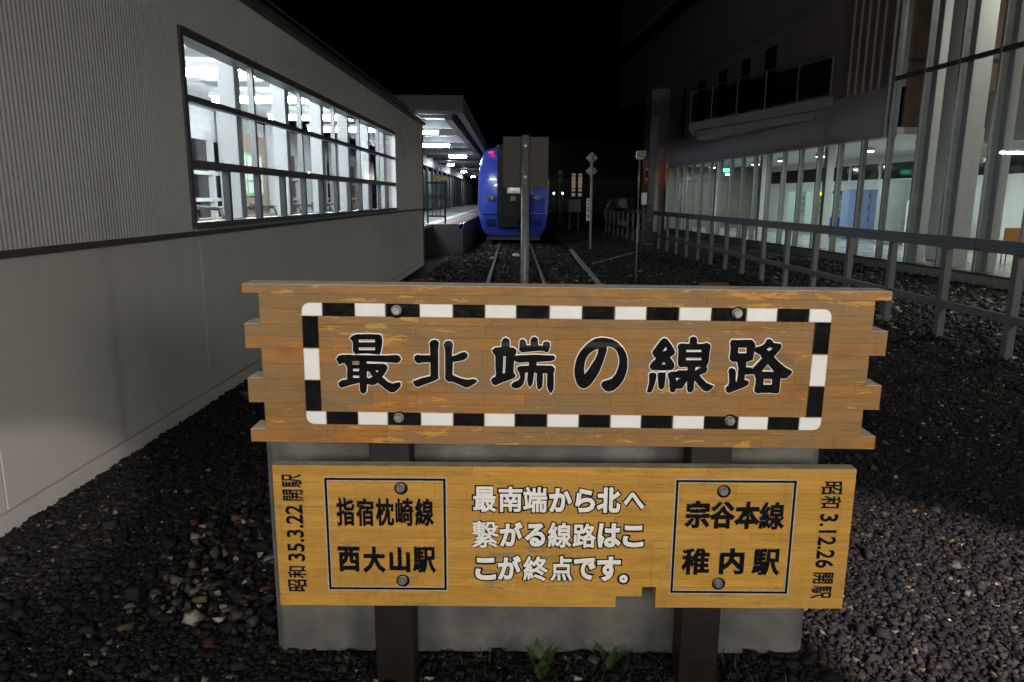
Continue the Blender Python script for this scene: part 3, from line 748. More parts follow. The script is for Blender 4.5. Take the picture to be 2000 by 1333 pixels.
BLACK = [('指', -0.5678, 0.6893, 0.0627, 0.1050), ('宿', -0.5009, 0.6879, 0.0600, 0.1040), ('枕', -0.4323, 0.6884, 0.0635, 0.1040), ('崎', -0.3654, 0.6889, 0.0610, 0.1040), ('線', -0.2968, 0.6895, 0.0650, 0.1040),
         ('西', -0.5621, 0.5126, 0.0760, 0.0960), ('大', -0.4747, 0.5104, 0.0800, 0.1000), ('山', -0.3855, 0.512, 0.0720, 0.0960), ('駅', -0.2998, 0.5108, 0.0810, 0.1000),
         ('宗', 0.6411, 0.6889, 0.0880, 0.1040), ('谷', 0.7274, 0.6877, 0.0890, 0.1040), ('本', 0.8128, 0.6864, 0.0890, 0.1040), ('線', 0.8974, 0.6852, 0.0890, 0.1040),
         ('稚', 0.645, 0.5131, 0.0970, 0.1030), ('内', 0.7707, 0.514, 0.0860, 0.1000), ('駅', 0.8905, 0.5111, 0.0980, 0.1020)]
for c, x, z, w, h in BLACK:
    add_glyph('character', text_mesh(c, x, z, w, h, .046 if c in '西大山内本谷宗' else .034, .0035, .0006), 'paint_black', lb)
WHITE = [('最', -0.0891, 0.7379, 0.0806, 0.0929), ('南', -0.0015, 0.7386, 0.0812, 0.0929), ('端', 0.0827, 0.7373, 0.0819, 0.0929), ('か', 0.1703, 0.7361, 0.0789, 0.0892), ('ら', 0.2545, 0.7358, 0.069, 0.0874), ('北', 0.3342, 0.7373, 0.082, 0.0929), ('へ', 0.421, 0.7352, 0.0729, 0.0620),
         ('繋', -0.0874, 0.6085, 0.0930, 0.1000), ('が', 0.002, 0.6092, 0.0803, 0.0929), ('る', 0.0844, 0.607, 0.072, 0.0873), ('線', 0.1694, 0.6076, 0.0834, 0.0948), ('路', 0.2553, 0.6063, 0.0821, 0.0911), ('は', 0.3412, 0.607, 0.081, 0.0911), ('こ', 0.4236, 0.6047, 0.0723, 0.0816),
         ('こ', -0.0866, 0.4784, 0.0733, 0.0852), ('が', -0.0034, 0.4829, 0.0828, 0.0928), ('終', 0.0878, 0.4807, 0.0871, 0.0948), ('点', 0.1781, 0.4814, 0.0788, 0.0948), ('で', 0.2595, 0.481, 0.0774, 0.0851), ('す', 0.3436, 0.4807, 0.0819, 0.0948), ('。', 0.396, 0.4439, 0.0300, 0.0310)]
for c, x, z, w, h in WHITE:
    dense = c in '最南端線路終点繋'
    g1 = .014 if c == '繋' else (.027 if dense else .046)
    dv = .0052 if c != '繋' else .0034
    if c == '。': dv = .0075
    add_glyph('character', text_mesh(c, x, z, w, h, g1, .0030, .0012), 'paint_ivory', lb)
    add_glyph('character_outline', text_mesh(c, x, z, w, h, g1 + dv / max(h, .03), .0022, .0004, pad=dv), 'paint_black', lb)
SIDE = [('昭', -0.7458, 0.4107, 0.0660, 0.0460, 1), ('和', -0.745, 0.4617, 0.0650, 0.0455, 1), ('35.3.22', -0.7444, 0.6084, 0.0600, 0.2094, 1), ('開', -0.745, 0.748, 0.0700, 0.0410, 1), ('駅', -0.7457, 0.8, 0.0690, 0.0500, 1),
        ('昭', 1.0937, 0.7877, 0.0700, 0.0470, -1), ('和', 1.095, 0.7365, 0.0700, 0.0455, -1), ('3.12.26', 1.0945, 0.5916, 0.0640, 0.2023, -1), ('開', 1.094, 0.4522, 0.0710, 0.0420, -1), ('駅', 1.0925, 0.3991, 0.0700, 0.0500, -1)]
for c, x, z, w, h, r in SIDE:
    add_glyph('date_character', text_mesh(c, x, z, w, h, .020 if len(c) == 1 else .022, .0028, .0006, rot=r), 'paint_black', lb)

# ================================================================== LEFT BUILDING (lit waiting passage)
lw = thing('station_building', 'low grey metal-clad building with a long brightly lit window on the left', 'building', (-2.7, 1, 0))
WL = WALL
Y_W0, Y_W1, Y_END = 5.95, 15.1, 19.05
ZS, ZT2, ZEAVE = 1.46, 3.0, 3.55
edges = [-1.2, 1.1, 3.55, 6.04, 9.0, 12.0, 15.0, Y_END]
for a, b in zip(edges[:-1], edges[1:]):
    box('wall_panel', -.25, 0, a + .004, b - .004, 0.10, 1.420, 'wall_low', lw, bev=.003, warp=WL)
box('plinth', -.25, .012, -1.2, Y_END, -0.2, 0.092, 'wall_low', lw, warp=WL)
box('ledge', -.2, .045, -1.2, Y_END + .03, 1.425, 1.462, 'ledge', lw, bev=.004, warp=WL)
def siding(name, y0, y1, z0, z1, pitch=.036, dep=.0045):
    ys, xs = [], []
    y = y0
    pat = [(k / 6, dep * (0.5 - 0.5 * math.cos(2 * math.pi * k / 6))) for k in range(6)]
    while y < y1:
        for f, d in pat:
            if y + f * pitch <= y1: ys.append(y + f * pitch); xs.append(d)
        y += pitch
    V = []
    for yy, d in zip(ys, xs):
        X = WL[0] + WL[1] * yy + .004 + d
        V += [(X, yy, z0), (X, yy, z1)]
    F = [(2 * k, 2 * k + 2, 2 * k + 3, 2 * k + 1) for k in range(len(ys) - 1)]
    return mesh_obj(name, V, F, 'siding', lw)
siding('corrugated_siding', -1.2, Y_W0 - .03, 1.462, ZEAVE)
siding('corrugated_siding', Y_W0 - .03, Y_W1 + .12, 3.055, ZEAVE)
siding('corrugated_siding', Y_W1 + .12, Y_END, 1.462, ZEAVE)
boxes('wall_backing', [(-.2, 0, -1.2, Y_W0 - .03, 1.463, ZEAVE), (-.2, 0, Y_W0 - .029, Y_W1 + .119, 3.056, ZEAVE), (-.2, 0, Y_W1 + .12, Y_END, 1.463, ZEAVE)], 'int_grey', lw, warp=WL)
box('corner_trim', -.22, .03, Y_END, Y_END + .06, 0, ZEAVE, 'ledge', lw, warp=WL)
box('eave_flashing', -.3, .10, -1.2, Y_END + .1, ZEAVE + .002, ZEAVE + .07, 'ledge', lw, warp=WL)
# dark ribbed roof edge above the flashing
V, F = [], []
k = 0
y = -1.2
while y < Y_END + .1:
    for yy, d in ((y, 0), (y + .10, 0), (y + .12, .035), (y + .16, .035), (y + .18, 0)):
        X = WL[0] + WL[1] * yy
        V += [(X + .16, yy, ZEAVE + .075 + d), (X - .75, yy, ZEAVE + .52 + d)]
    y += .2
F = [(2 * i, 2 * i + 2, 2 * i + 3, 2 * i + 1) for i in range(len(V) // 2 - 1)]
mesh_obj('roof', V, F, 'roof', lw)
# window: frames, mullions, panes
box('window_head', -.16, .02, Y_W0, Y_W1 + .09, 2.985, 3.054, 'frame', lw, warp=WL)
box('window_sill', -.16, .03, Y_W0, Y_W1 + .09, 1.463, 1.53, 'frame', lw, warp=WL)
box('window_sill', -.1, .06, Y_W0 - .03, Y_W1 + .12, 1.4635, 1.478, 'alu', lw, warp=WL).name = 'sill_flashing'
box('window_jamb', -.16, .025, Y_W0 - .03, Y_W0 + .03, 1.531, 2.984, 'frame', lw, warp=WL)
box('window_jamb', -.16, .025, Y_W1 + .04, Y_W1 + .10, 1.531, 2.984, 'int_white', lw, warp=WL)
ZT = (2.52, 2.0)
mys = [5.95 + 1.525 * k for k in range(7)]
box('transom', -.05, .012, Y_W0 + .031, Y_W1 + .039, 2.495, 2.545, 'frame', lw, warp=WL)
box('transom', -.05, .02, Y_W0 + .031, Y_W1 + .039, 1.965, 2.035, 'frame', lw, warp=WL)
for k in range(1, 6):
    for z0, z1 in ((2.0355, 2.4945), (2.5455, 2.984)):
        box('mullion', -.05, .006, mys[k] - .025, mys[k] + .025, z0, z1, 'alu', lw, warp=WL)
for k in range(1, 12):
    yy = 5.95 + .7625 * k
    box('mullion', -.045, .016, yy - .024, yy + .024, 1.5305, 1.9645, 'frame', lw, warp=WL)
for k in range(6):
    for z0, z1 in ((2.0355, 2.4945), (2.5455, 2.984)):
        box('window_pane', -.030, -.024, max(mys[k] + .0255, Y_W0 + .0305), mys[k + 1] - .0255, z0, z1, 'glass_l', lw, warp=WL)
for k in range(12):
    yy = 5.95 + .7625 * k
    box('window_pane', -.030, -.024, yy + .031, yy + .731, 1.5305, 1.9645, 'glass_l', lw, warp=WL)
# interior: floor, ceiling, far wall with dark windows, white columns
XI0 = -4.4
box('interior_floor', XI0, -.2, -1.2, 32, .85, .93, 'int_floor', lw, warp=WL)
box('interior_ceiling', XI0, -.21, -1.2, Y_END - .05, 3.62, 3.7, 'int_white', lw, warp=WL)
box('end_wall', XI0, -.21, 1.0, 1.1, .93, 3.62, 'int_white', lw, warp=WL)
box('spandrel', XI0 - .1, XI0, -1.2, 32, .93, 1.05, 'int_white', lw, warp=WL)
box('spandrel', XI0 - .1, XI0, -1.2, 32, 2.95, 3.62, 'int_white', lw, warp=WL)
box('far_glazing', XI0 - .09, XI0 - .08, -1.2, 32, 1.05, 2.95, 'dark_glass', lw, warp=WL)
for k in range(18):
    yy = 4.2 + 1.55 * k
    box('far_mullion', XI0 - .079, XI0 + .05, yy, yy + .09, 1.05, 2.95, 'int_white', lw, warp=WL)
    for z in (1.62, 2.2):
        box('far_transom', XI0 - .079, XI0 + .03, yy + .091, yy + 1.549, z, z + .08, 'int_white', lw, warp=WL)
for k in range(7):
    yy = 7.6 + 3.1 * k
    box('column', XI0 + .06, XI0 + .30, yy, yy + .36, .93, 3.62, 'int_white', lw, bev=.01, warp=WL)
for k in range(7):
    yy = mys[k] if k < 6 else mys[k] - .08
    if k == 0: yy += 0.0
    if k: box('window_column', -.36, -.2, yy + .03, yy + .17, .93, 3.62, 'int_white', lw, warp=WL)
for z in (1.28, 1.50):
    hr = thing('handrail', ('lower' if z < 1.4 else 'upper') + ' pale wooden handrail along the far wall inside the lit building', 'handrail', (-6.3, 6, .93), 'handrails in the lit passage')
    a, b = 5.0, 22.0
    cyl('rail', (WL[0] + XI0 + WL[1] * a + .5, a, z), (WL[0] + XI0 + WL[1] * b + .5, b, z), .024, 'oak', hr, n=10)
    for k in range(9):
        yy = a + .4 + k * 2.0
        x = WL[0] + XI0 + WL[1] * yy
        cyl('bracket', (x + .37, yy, z - .02), (x + .5, yy, z - .02), .012, 'zinc', hr, n=8)
# benches with armrests under the window line
for k in range(5):
    yy = 6.4 + 1.75 * k
    x = WL[0] + WL[1] * yy - .62
    bn = thing('waiting_bench', 'steel-armed waiting bench number %s from the near end inside the lit window' % ('one', 'two', 'three', 'four', 'five')[k], 'bench', (x, yy, .93), 'benches inside the lit window')
    box('seat', x - .45, x, yy, yy + 1.3, 1.32, 1.38, 'int_grey', bn, bev=.01)
    for e in (.05, 1.2):
        cyl('armrest', (x - .02, yy + e, 1.38), (x - .1, yy + e, 1.60), .018, 'int_dark', bn, n=8)
        cyl('armrest', (x - .1, yy + e, 1.60), (x - .42, yy + e, 1.63), .02, 'int_dark', bn, n=8)
        box('leg', x - .4, x - .05, yy + e - .02, yy + e + .02, .93, 1.32, 'int_dark', bn)
# posters on the far wall
ps = thing('notice_board', 'green notice board with white leaflets inside the lit building', 'notice board', (-6.1, 17.2, 1.6))
yy0 = 16.9
xw = WL[0] + XI0 + WL[1] * yy0 + .42
M['green'] = plain('notice_green', (0.22, 0.45, 0.16), 0.5)
M['brown_int'] = plain('brown_partition', (0.25, 0.17, 0.12), 0.6)
box('board', xw, xw + .05, yy0, yy0 + 1.7, 1.75, 2.75, 'green', ps)
for i in range(3):
    for j in range(3):
        box('leaflet', xw + .05, xw + .056, yy0 + .12 + i * .54, yy0 + .54 + i * .54, 1.82 + j * .31, 2.07 + j * .31, 'int_white', ps)
box('partition', xw - .02, xw, yy0 - .2, yy0 + 2.2, .93, 3.2, 'brown_int', ps)
# fluorescent lamps
def tube_lamp(name, label, p, axis, ln, mat, group, r=.045, box_h=.07):
    t = thing(name, label, 'lamp', p, group)
    x, y, z = p
    if axis == 'y':
        box('housing', x - .11, x + .11, y - ln / 2, y + ln / 2, z + r, z + r + box_h, 'int_white', t)
        cyl('tube', (x, y - ln / 2 + .03, z), (x, y + ln / 2 - .03, z), r, mat, t, n=12)
    else:
        box('housing', x - ln / 2, x + ln / 2, y - .11, y + .11, z + r, z + r + box_h, 'int_white', t)
        cyl('tube', (x - ln / 2 + .03, y, z), (x + ln / 2 - .03, y, z), r, mat, t, n=12)
    return t
ords = ('first', 'second', 'third', 'fourth', 'fifth', 'sixth', 'seventh')
for k in range(6):
    yy = 4.6 + 2.75 * k
    tube_lamp('fluorescent_lamp', '%s ceiling tube lamp from the near end inside the lit building' % ords[k], (WL[0] + WL[1] * yy - 1.75, yy, 3.36), 'x', 1.9, 'tube', 'tube lamps inside the lit building', r=.05)

# ================================================================== PLATFORM
plat = thing('station_platform', 'raised station platform with white line and red edge strip beside the blue train', 'platform', (-3.5, 22.3, 0))
PX = -1.54
box('platform_body', -7.0, PX, 22.3, 130, -.1, .93, 'plat_side', plat)
box('paving', -7.0, -2.7, 22.3, 130, .931, .95, 'plat_top', plat)
box('tactile_line', -2.69, -2.36, 22.35, 130, .931, .955, 'plat_line', plat)
box('paving', -2.35, -1.95, 22.3, 130, .931, .95, 'plat_top', plat)
box('red_strip', -1.94, PX - .12, 22.3, 130, .931, .95, 'plat_red', plat)
box('edge_nosing', PX - .11, PX + .02, 22.3, 23.6, .80, .952, 'blue', plat)
box('edge_nosing', PX - .11, PX + .02, 23.61, 130, .80, .952, 'plat_side', plat)
bw = thing('platform_wall', 'grey panelled wall with pilasters along the back of the platform', 'wall', (-5.2, 22, .95))
box('wall', -5.5, -5.2, 30, 130, .95, 3.3, 'plat_wall', bw)
for k in range(24):
    yy = 30.5 + k * 2.6
    box('pilaster', -5.2, -5.02, yy, yy + .5, .95, 3.3, 'plat_wall', bw)
    if k < 12: box('window', -5.2, -5.17, yy + .75, yy + 1.2, 1.9, 3.1, 'dark_glass', bw)
box('dado_rail', -5.2, -5.0, 30, 130, 1.85, 1.9, 'alu', bw)
box('skirting', -5.2, -5.01, 30, 130, .951, 1.08, 'int_dark', bw)
cn = thing('platform_canopy', 'long grey canopy roof over the lit platform', 'canopy', (-3, 20, 3.9))
box('roof_deck', -7.0, -1.55, 20.0, 120, 4.22, 4.34, 'canopy', cn)
box('front_fascia', -7.0, -1.36, 19.9, 19.99, 3.92, 4.40, 'canopy', cn)
for k in range(9):
    box('edge_slat', -1.54, -1.34, 20.0, 120, 3.95 + k * .05, 3.985 + k * .05, 'canopy_edge', cn)
box('edge_beam', -1.85, -1.65, 20.0, 120, 3.78, 4.2, 'canopy', cn)
box('edge_beam', -5.1, -4.9, 20.0, 120, 3.5, 4.2, 'canopy', cn)
for k in range(22):
    yy = 21.2 + k * 3.0
    box('cross_beam', -4.89, -1.86, yy, yy + .18, 3.95, 4.2, 'canopy', cn)
    box('post', -5.05, -4.9, yy, yy + .15, .95, 3.5, 'canopy', cn)
for k, (x, y, z) in enumerate(((-2.95, 23.2, 3.72), (-3.1, 29.0, 3.72), (-2.75, 36.5, 3.72), (-3.9, 46.0, 3.72), (-3.9, 58.0, 3.72), (-3.9, 72.0, 3.72))):
    tube_lamp('platform_lamp', '%s tube lamp from the near end under the platform canopy' % ords[k], (x, y, z), 'x', 1.25 if k < 2 else (.9 if k == 2 else .45), 'tube_small', 'tube lamps under the platform canopy', r=.05)
pg = thing('platform_gate', 'dark green railing gate across the end of the platform', 'gate', (-2.35, 22.35, .95))
for x in (-2.62, -2.08):
    box('gate_post', x - .025, x + .025, 22.36, 22.41, .95, 2.2, 'cast_green', pg)
for z in (1.15, 2.15):
    box('gate_rail', -2.594, -2.106, 22.365, 22.405, z, z + .05, 'cast_green', pg)
for k in range(3):
    x = -2.47 + k * .12
    box('gate_bar', x - .01, x + .01, 22.375, 22.395, 1.201, 2.149, 'cast_green', pg)
pb = thing('platform_sign', 'yellow hanging sign under the platform canopy', 'sign', (-4.2, 45, 3.0))
M['yellow'] = plain('yellow_sign', (0.5, 0.48, 0.08), 0.5)
box('panel', -4.9, -4.0, 45, 45.08, 2.75, 3.0, 'yellow', pb)
cyl('hanger', (-4.45, 45.04, 3.0), (-4.45, 45.04, 4.2), .015, 'zinc', pb)

# ================================================================== TRAIN
M['door_yellow'] = plain('dull_yellow_label', (0.12, 0.14, 0.025), 0.6)
tr = thing('blue_train', 'blue passenger train with dark front gangway and red tail lamp at the platform', 'train', (0.02, 27, 0))
TX = 0.02
sec = [(0.0, .36), (.85, .36), (1.12, .42), (1.24, .62), (1.31, 1.0), (1.355, 1.5), (1.35, 2.2), (1.31, 2.8), (1.24, 3.2), (1.10, 3.46), (.85, 3.60), (.45, 3.66), (0, 3.67)]
full = sec + [(-a, b) for a, b in sec[-2:0:-1]]
n = len(full)
stations = [(27.02, .90, .0), (27.10, .945, .0), (27.28, .978, 0), (27.6, .995, 0), (28.2, 1.0, 0), (46.5, 1.0, 0)]
V, F = [], []
for yy, s, _ in stations:
    for a, b in full:
        V.append((TX + a * s, yy + max(0, (b - 1.0)) ** 2 * .045 * (1 if yy < 28 else 0) + .10 * (abs(a) / 1.35) ** 3 * (1 if yy < 27.5 else 0), .36 + (b - .36) * (1 - (1 - s) * .45)))
for q in range(len(stations) - 1):
    F += [(q * n + k, q * n + (k + 1) % n, (q + 1) * n + (k + 1) % n, (q + 1) * n + k) for k in range(n)]
F.append(tuple(range(n - 1, -1, -1))); F.append(tuple(range((len(stations) - 1) * n, len(stations) * n)))
bd = mesh_obj('body', V, F, 'blue', tr, smooth=True)
bd.data.shade_smooth() if hasattr(bd.data, 'shade_smooth') else None
# gangway: dark frame standing proud of the nose
gw = prism('gangway', [(TX - .56, .62), (TX + .56, .62), (TX + .60, 1.0), (TX + .60, 3.45), (TX + .5, 3.62), (TX - .5, 3.62), (TX - .60, 3.45), (TX - .60, 1.0)], 26.86, 27.6, 'train_dark', tr, bev=.03)
box('gangway_door', TX - .38, TX + .38, 26.835, 26.858, .95, 2.95, 'train_dark', tr, bev=.008)
box('door_window', TX - .24, TX + .24, 26.825, 26.834, 1.9, 2.75, 'dark_glass', tr)
box('door_label', TX - .12, TX + .08, 26.826, 26.834, 1.64, 1.80, 'door_yellow', tr)
for sx in (-1, 1):
    lc = TX + sx * .86
    hl = prism('headlight', [(lc + .17 * math.cos(t) * (1.0), 1.74 + .075 * math.sin(t)) for t in [k * math.pi / 10 for k in range(20)]], 26.99, 27.2, 'dark_glass', tr)
    cyl('lamp_lens', (lc - sx * .05, 26.985, 1.74), (lc - sx * .05, 26.995, 1.74), .045, 'lantern', tr)
    box('cab_window', lc - .2, lc + .2, 27.08, 27.3, 2.35, 3.0, 'dark_glass', tr, bev=.02) if sx > 0 else None
    for k in range(4):
        box('vent_slat', lc - .18, lc + .18, 27.0, 27.06, .72 + k * .07, .745 + k * .07, 'train_dark', tr)
box('tail_lamp', TX - .92, TX - .74, 27.18, 27.3, 3.36, 3.41, 'red_lamp', tr, bev=.01)
box('nose_ridge', TX - 1.2, TX - .62, 26.995, 27.10, 1.16, 1.20, 'blue', tr, bev=.01)
box('nose_ridge', TX + .62, TX + 1.2, 26.995, 27.10, 1.16, 1.20, 'blue', tr, bev=.01)
cp = box('coupler', TX - .15, TX + .15, 26.6, 26.95, .72, 1.0, 'train_dark', tr, bev=.03)
box('coupler_head', TX - .2, TX + .2, 26.45, 26.6, .68, 1.04, 'train_dark', tr, bev=.03)
box('underframe', TX - 1.0, TX + 1.0, 27.4, 46, .18, .40, 'int_dark', tr)
for yy in (29.0, 31.1, 42.5, 44.6):
    for sx in (-.565, .565):
        cyl('wheel', (TX + .06 + sx - .06, yy, .53), (TX + .06 + sx + .06, yy, .53), .42, 'int_dark', tr, n=24)
for k in range(9):
    yy = 30.0 + k * 1.75
    box('side_window', TX - 1.37, TX - 1.352, yy, yy + 1.2, 1.75, 2.5, 'dark_glass', tr)
box('roof_unit', TX - .7, TX + .7, 30, 36, 3.6, 3.85, 'train_roof', tr, bev=.05)

# ================================================================== POST WITH PLATE BEHIND THE BLOCK
pp = thing('steel_post', 'galvanised steel post with a grey square plate bolted behind its top', 'post', (0.10, 6.0, 0))
cyl('pipe', (.105, 6.0, -.1), (.098, 6.0, 2.235), .0325, 'zinc', pp, n=24)
V, F = cyl_v((.098, 6.0, 2.235), (.098, 6.0, 2.245), .034, .026, 24)
mesh_obj('cap', V, F, 'zinc', pp)
box('plate', -.085, .288, 6.035, 6.04, 1.83, 2.236, 'plate', pp, bev=.0015)
for z in (2.16, 1.915):
    cyl('bolt', (.098, 5.958, z), (.098, 5.968, z), .011, 'sign_white', pp, n=8)
cyl('hole', (.098, 5.9662, 1.97), (.098, 5.9672, 1.97), .006, 'int_dark', pp, n=10)

# ================================================================== RIGHT BUILDING (glazed station hall wing)
rbld = thing('glazed_building', 'long grey building with lit ground-floor curtain wall and upper balcony on the right', 'building', (9.5, 20, 0))
FW = FACADE
PIT = 1.212
Y0R, YS, YE = 8.08, 19.2, 38.6          # near end out of frame, step between tall and low glazing, far end
box('plinth', -.06, .5, Y0R, YE, -.2, .20, 'kerb', rbld, bev=.01, warp=FW)
box('sill', -.05, .12, Y0R, YE, .201, .255, 'frame', rbld, warp=FW)
box('floor', .121, 9.0, Y0R, YE + 1, .12, .25, 'int_floor', rbld, warp=FW)
ny = int(round((YE - Y0R) / PIT))
for k in range(ny + 1):
    y = YE - k * PIT if False else 14.144 + (k - 5) * PIT
    if y > YE + .1 or y < Y0R - .1: continue
    top = 7.8 if y < YS + .3 else 3.34
    box('mullion', -.035, .012, y - .03, y + .03, .2555, top, 'alu', rbld, warp=FW)
    box('mullion_fin', .013, .13, y - .018, y + .018, .2555, top, 'fin', rbld, warp=FW)
    if (y > YS and k % 4 == 0) or y < YS - 1: box('column', .30, .54 if y > YS else (.72 if k % 2 else .50), y + .05, y + (.24 if y > YS else .34), .25, top, 'int_white', rbld, bev=.01, warp=FW)
    if y + PIT < YE + .2:
        if y < YS - .5:
            box('window_pane', -.004, .004, y + .031, y + PIT - .031, .2565, 4.69, 'glass_r', rbld, warp=FW)
            box('window_pane', -.004, .004, y + .031, y + PIT - .031, 4.80, 7.8, 'glass_r', rbld, warp=FW)
            box('transom', -.03, .02, y + .031, y + PIT - .031, 4.691, 4.799, 'frame', rbld, warp=FW)
        else:
            box('window_pane', -.004, .004, y + .031, y + PIT - .031, .2565, 3.339, 'glass_r', rbld, warp=FW)
# big round-edged columns in the tall hall
for y in (17.95, 13.0):
    box('hall_column', .9, 1.35, y, y + .55, .25, 7.8, 'int_white', rbld, bev=.05, warp=FW)
# fascia band above the low glazing
k = 0
y = YS
while y < YE + .4:
    e = min(y + 1.55, YE + .45)
    box('fascia_panel', -.06, .3, y + .003, e - .003, 3.345, 4.60, 'facade', rbld, bev=.004, warp=FW)
    y = e
box('end_trim', -.08, .2, YS - .07, YS - .004, 3.345, 7.8, 'alu', rbld, warp=FW)
# ceiling, back wall, high dark windows inside
box('ceiling', .31, 9, YS, YE + 1, 3.42, 3.6, 'int_white', rbld, warp=FW)
box('gallery_floor', 2.6, 9, Y0R, YS - .01, 3.42, 3.7, 'int_grey', rbld, warp=FW)
box('gallery_front', 2.55, 2.599, Y0R, YS - .01, 3.2, 4.5, 'int_grey', rbld, warp=FW)
box('upper_ceiling', .3, 9, Y0R, YS - .01, 7.7, 7.9, 'brown_int', rbld, warp=FW)
BK = 5.4
box('hall_end_wall', .45, 9, YS + .05, YS + .15, 3.601, 7.7, 'brown_int', rbld, warp=FW)
box('picture_rail', .45, 9, YS + .02, YS + .049, 5.2, 5.28, 'int_dark', rbld, warp=FW)
box('back_wall', BK, BK + .2, Y0R, YE + 1, .25, 2.55, 'int_white', rbld, warp=FW)
box('back_wall', BK, BK + .2, Y0R, YE + 1, 3.15, 3.42, 'int_white', rbld, warp=FW)
box('upper_back_wall', BK, BK + .2, Y0R, YS, 3.7, 7.7, 'brown_int', rbld, warp=FW)
for k in range(14):
    y = 9.0 + k * 2.2
    if y > YE: break
    box('high_window', BK + .05, BK + .1, y, y + 2.08, 2.551, 3.149, 'dark_glass', rbld, warp=FW)
    box('high_window_post', BK, BK + .12, y + 2.081, y + 2.199, 2.551, 3.149, 'int_white', rbld, warp=FW)
box('end_wall', .0, 9, YE + .5, YE + .8, -.1, 4.6, 'facade_up', rbld, warp=FW)
# upper storey wall with narrow dark windows
box('upper_wall', .02, .4, YS, YE + .5, 4.601, 7.4, 'facade_up', rbld, warp=FW)
for y, w in ((21.0, .0), (26.3, .9), (28.6, .8), (31.0, .9), (33.6, .9), (36.4, 1.0)):
    if w: box('upper_window', -.005, .03, y, y + w, 4.75, 7.0, 'dark_glass', rbld, warp=FW)
# timber-lined glazing at the step of the upper storey
for k in range(6):
    y = 19.3 + k * .38
    box('upper_fin', -.05, .02, y, y + .09, 4.602, 7.4, 'facade_up', rbld, warp=FW)
# overhanging top storey
box('soffit', -.95, 6, 10, 47, 7.401, 7.5, 'soffit', rbld, warp=FW)
box('top_wall', -.95, 6, 10, 47, 7.501, 9.9, 'soffit', rbld, warp=FW)
box('ribbon_window', -.75, 6, 10, 46.4, 9.901, 10.9, 'dark_glass', rbld, warp=FW)
box('parapet', -.95, 6, 10, 47, 10.901, 14.0, 'soffit', rbld, warp=FW)
# far end pier and its shaded return
box('end_pier', -.85, .3, YE + .9, YE + 2.2, -.1, 7.4, 'facade_up', rbld, warp=FW)
box('end_pier', -.3, .3, YE + 3.2, YE + 4.6, -.1, 7.4, 'facade_up', rbld, warp=FW)

# balcony: a wedge that widens towards the far end
bal = thing('balcony', 'wedge-shaped pale balcony with glass railing above the lit curtain wall', 'balcony', (8.4, 28, 4.3))
def fx(y, o=0): return FW[0] + FW[1] * y + o
A, B, C, D = (fx(21.9, -.07), 21.9), (7.05, 30.0), (7.6, 31.6), (fx(33.2, -.07), 33.2)
prism('slab', [A, B, C, D], 4.42, 4.74, 'facade', bal, axis='z', bev=.02)
prism('soffit_fin', [(fx(23.0, -.07), 23.0), (7.35, 30.0), (7.8, 31.2), (fx(32.4, -.07), 32.4)], 4.16, 4.418, 'facade', bal, axis='z', bev=.02)
pts = [Vector((A[0], A[1], 0)).lerp(Vector((B[0], B[1], 0)), t) for t in (.02, .2, .4, .6, .8, .985)]
for a, b in zip(pts[:-1], pts[1:]):
    d = (b - a).normalized() * .03; nrm = Vector((d.y, -d.x, 0)).normalized() * .006
    p, q = a + d, b - d
    V = [(p - nrm).to_tuple(), (q - nrm).to_tuple(), (q + nrm).to_tuple(), (p + nrm).to_tuple()]
    V = [(x, y, 4.80) for x, y, _ in V] + [(x, y, 5.80) for x, y, _ in V]
    mesh_obj('glass_panel', V, CUBE_F, 'glass_d', bal)
for p in pts:
    box('rail_post', p.x - .025, p.x + .025, p.y - .025, p.y + .025, 4.741, 5.92, 'fence', bal)
V, F = cyl_v((pts[0].x, pts[0].y, 5.94), (pts[-1].x, pts[-1].y, 5.94), .025, None, 10)
mesh_obj('handrail', V, F, 'fence', bal)

# ceiling lamps inside
def disc_lamp(label, x, y, z, r, mat, group='ceiling lamps inside the glazed building', power=0, col=(0.9, 1.0, 0.97)):
    t = thing('ceiling_lamp', label, 'lamp', (x, y, z), group)
    cyl('housing', (x, y, z + .015), (x, y, z + .12), r * 1.15, 'int_white', t, n=20)
    cyl('lens', (x, y, z), (x, y, z + .014), r, mat, t, n=20)
    if power:
        l = bpy.data.lights.new('lamp_light', 'AREA'); l.shape = 'DISK'; l.size = r * 2; l.energy = power; l.color = col
        o = bpy.data.objects.new('lamp_light', l); COL.objects.link(o); o.location = (x, y, z - .02)
names = ['far-end round ceiling lamp behind the curtain wall', 'fifth round ceiling lamp from the tall glazing', 'fourth round ceiling lamp from the tall glazing', 'third round ceiling lamp from the tall glazing', 'second round ceiling lamp from the tall glazing', 'round ceiling lamp just past the tall glazing']
for nm, (y, o) in zip(names, ((37.0, 1.7), (33.4, 2.4), (30.2, 2.2), (27.0, 2.2), (23.9, 2.2), (20.8, 2.0))):
    disc_lamp(nm, fx(y, o), y, 3.28, .17, 'downlight', power=80, col=(.84, 1.0, .94))
disc_lamp('yellowish round lamp hanging over the tall hall', fx(19.0, 4.0), 19.0, 3.05, .22, 'downlight_warm', power=60, col=(1, .95, .75))
disc_lamp('unseen round lamp added to brighten the columns of the tall hall', fx(11.0, .55), 11.0, 3.6, .22, 'downlight', power=560, col=(1, .95, .86))  # added out of view to light the near faces of the columns
disc_lamp('round lamp high under the tall hall ceiling', fx(15.5, 1.9), 15.5, 7.4, .22, 'downlight', power=120, col=(1.0, .93, .8))
ex = thing('exit_sign', 'small green exit lamp hanging behind the curtain wall', 'exit sign', (fx(33.5, 2.2), 33.5, 3.05))
x = fx(33.5, 1.2)
box('case', x - .28, x + .28, 33.5, 33.55, 2.94, 3.14, 'int_white', ex)
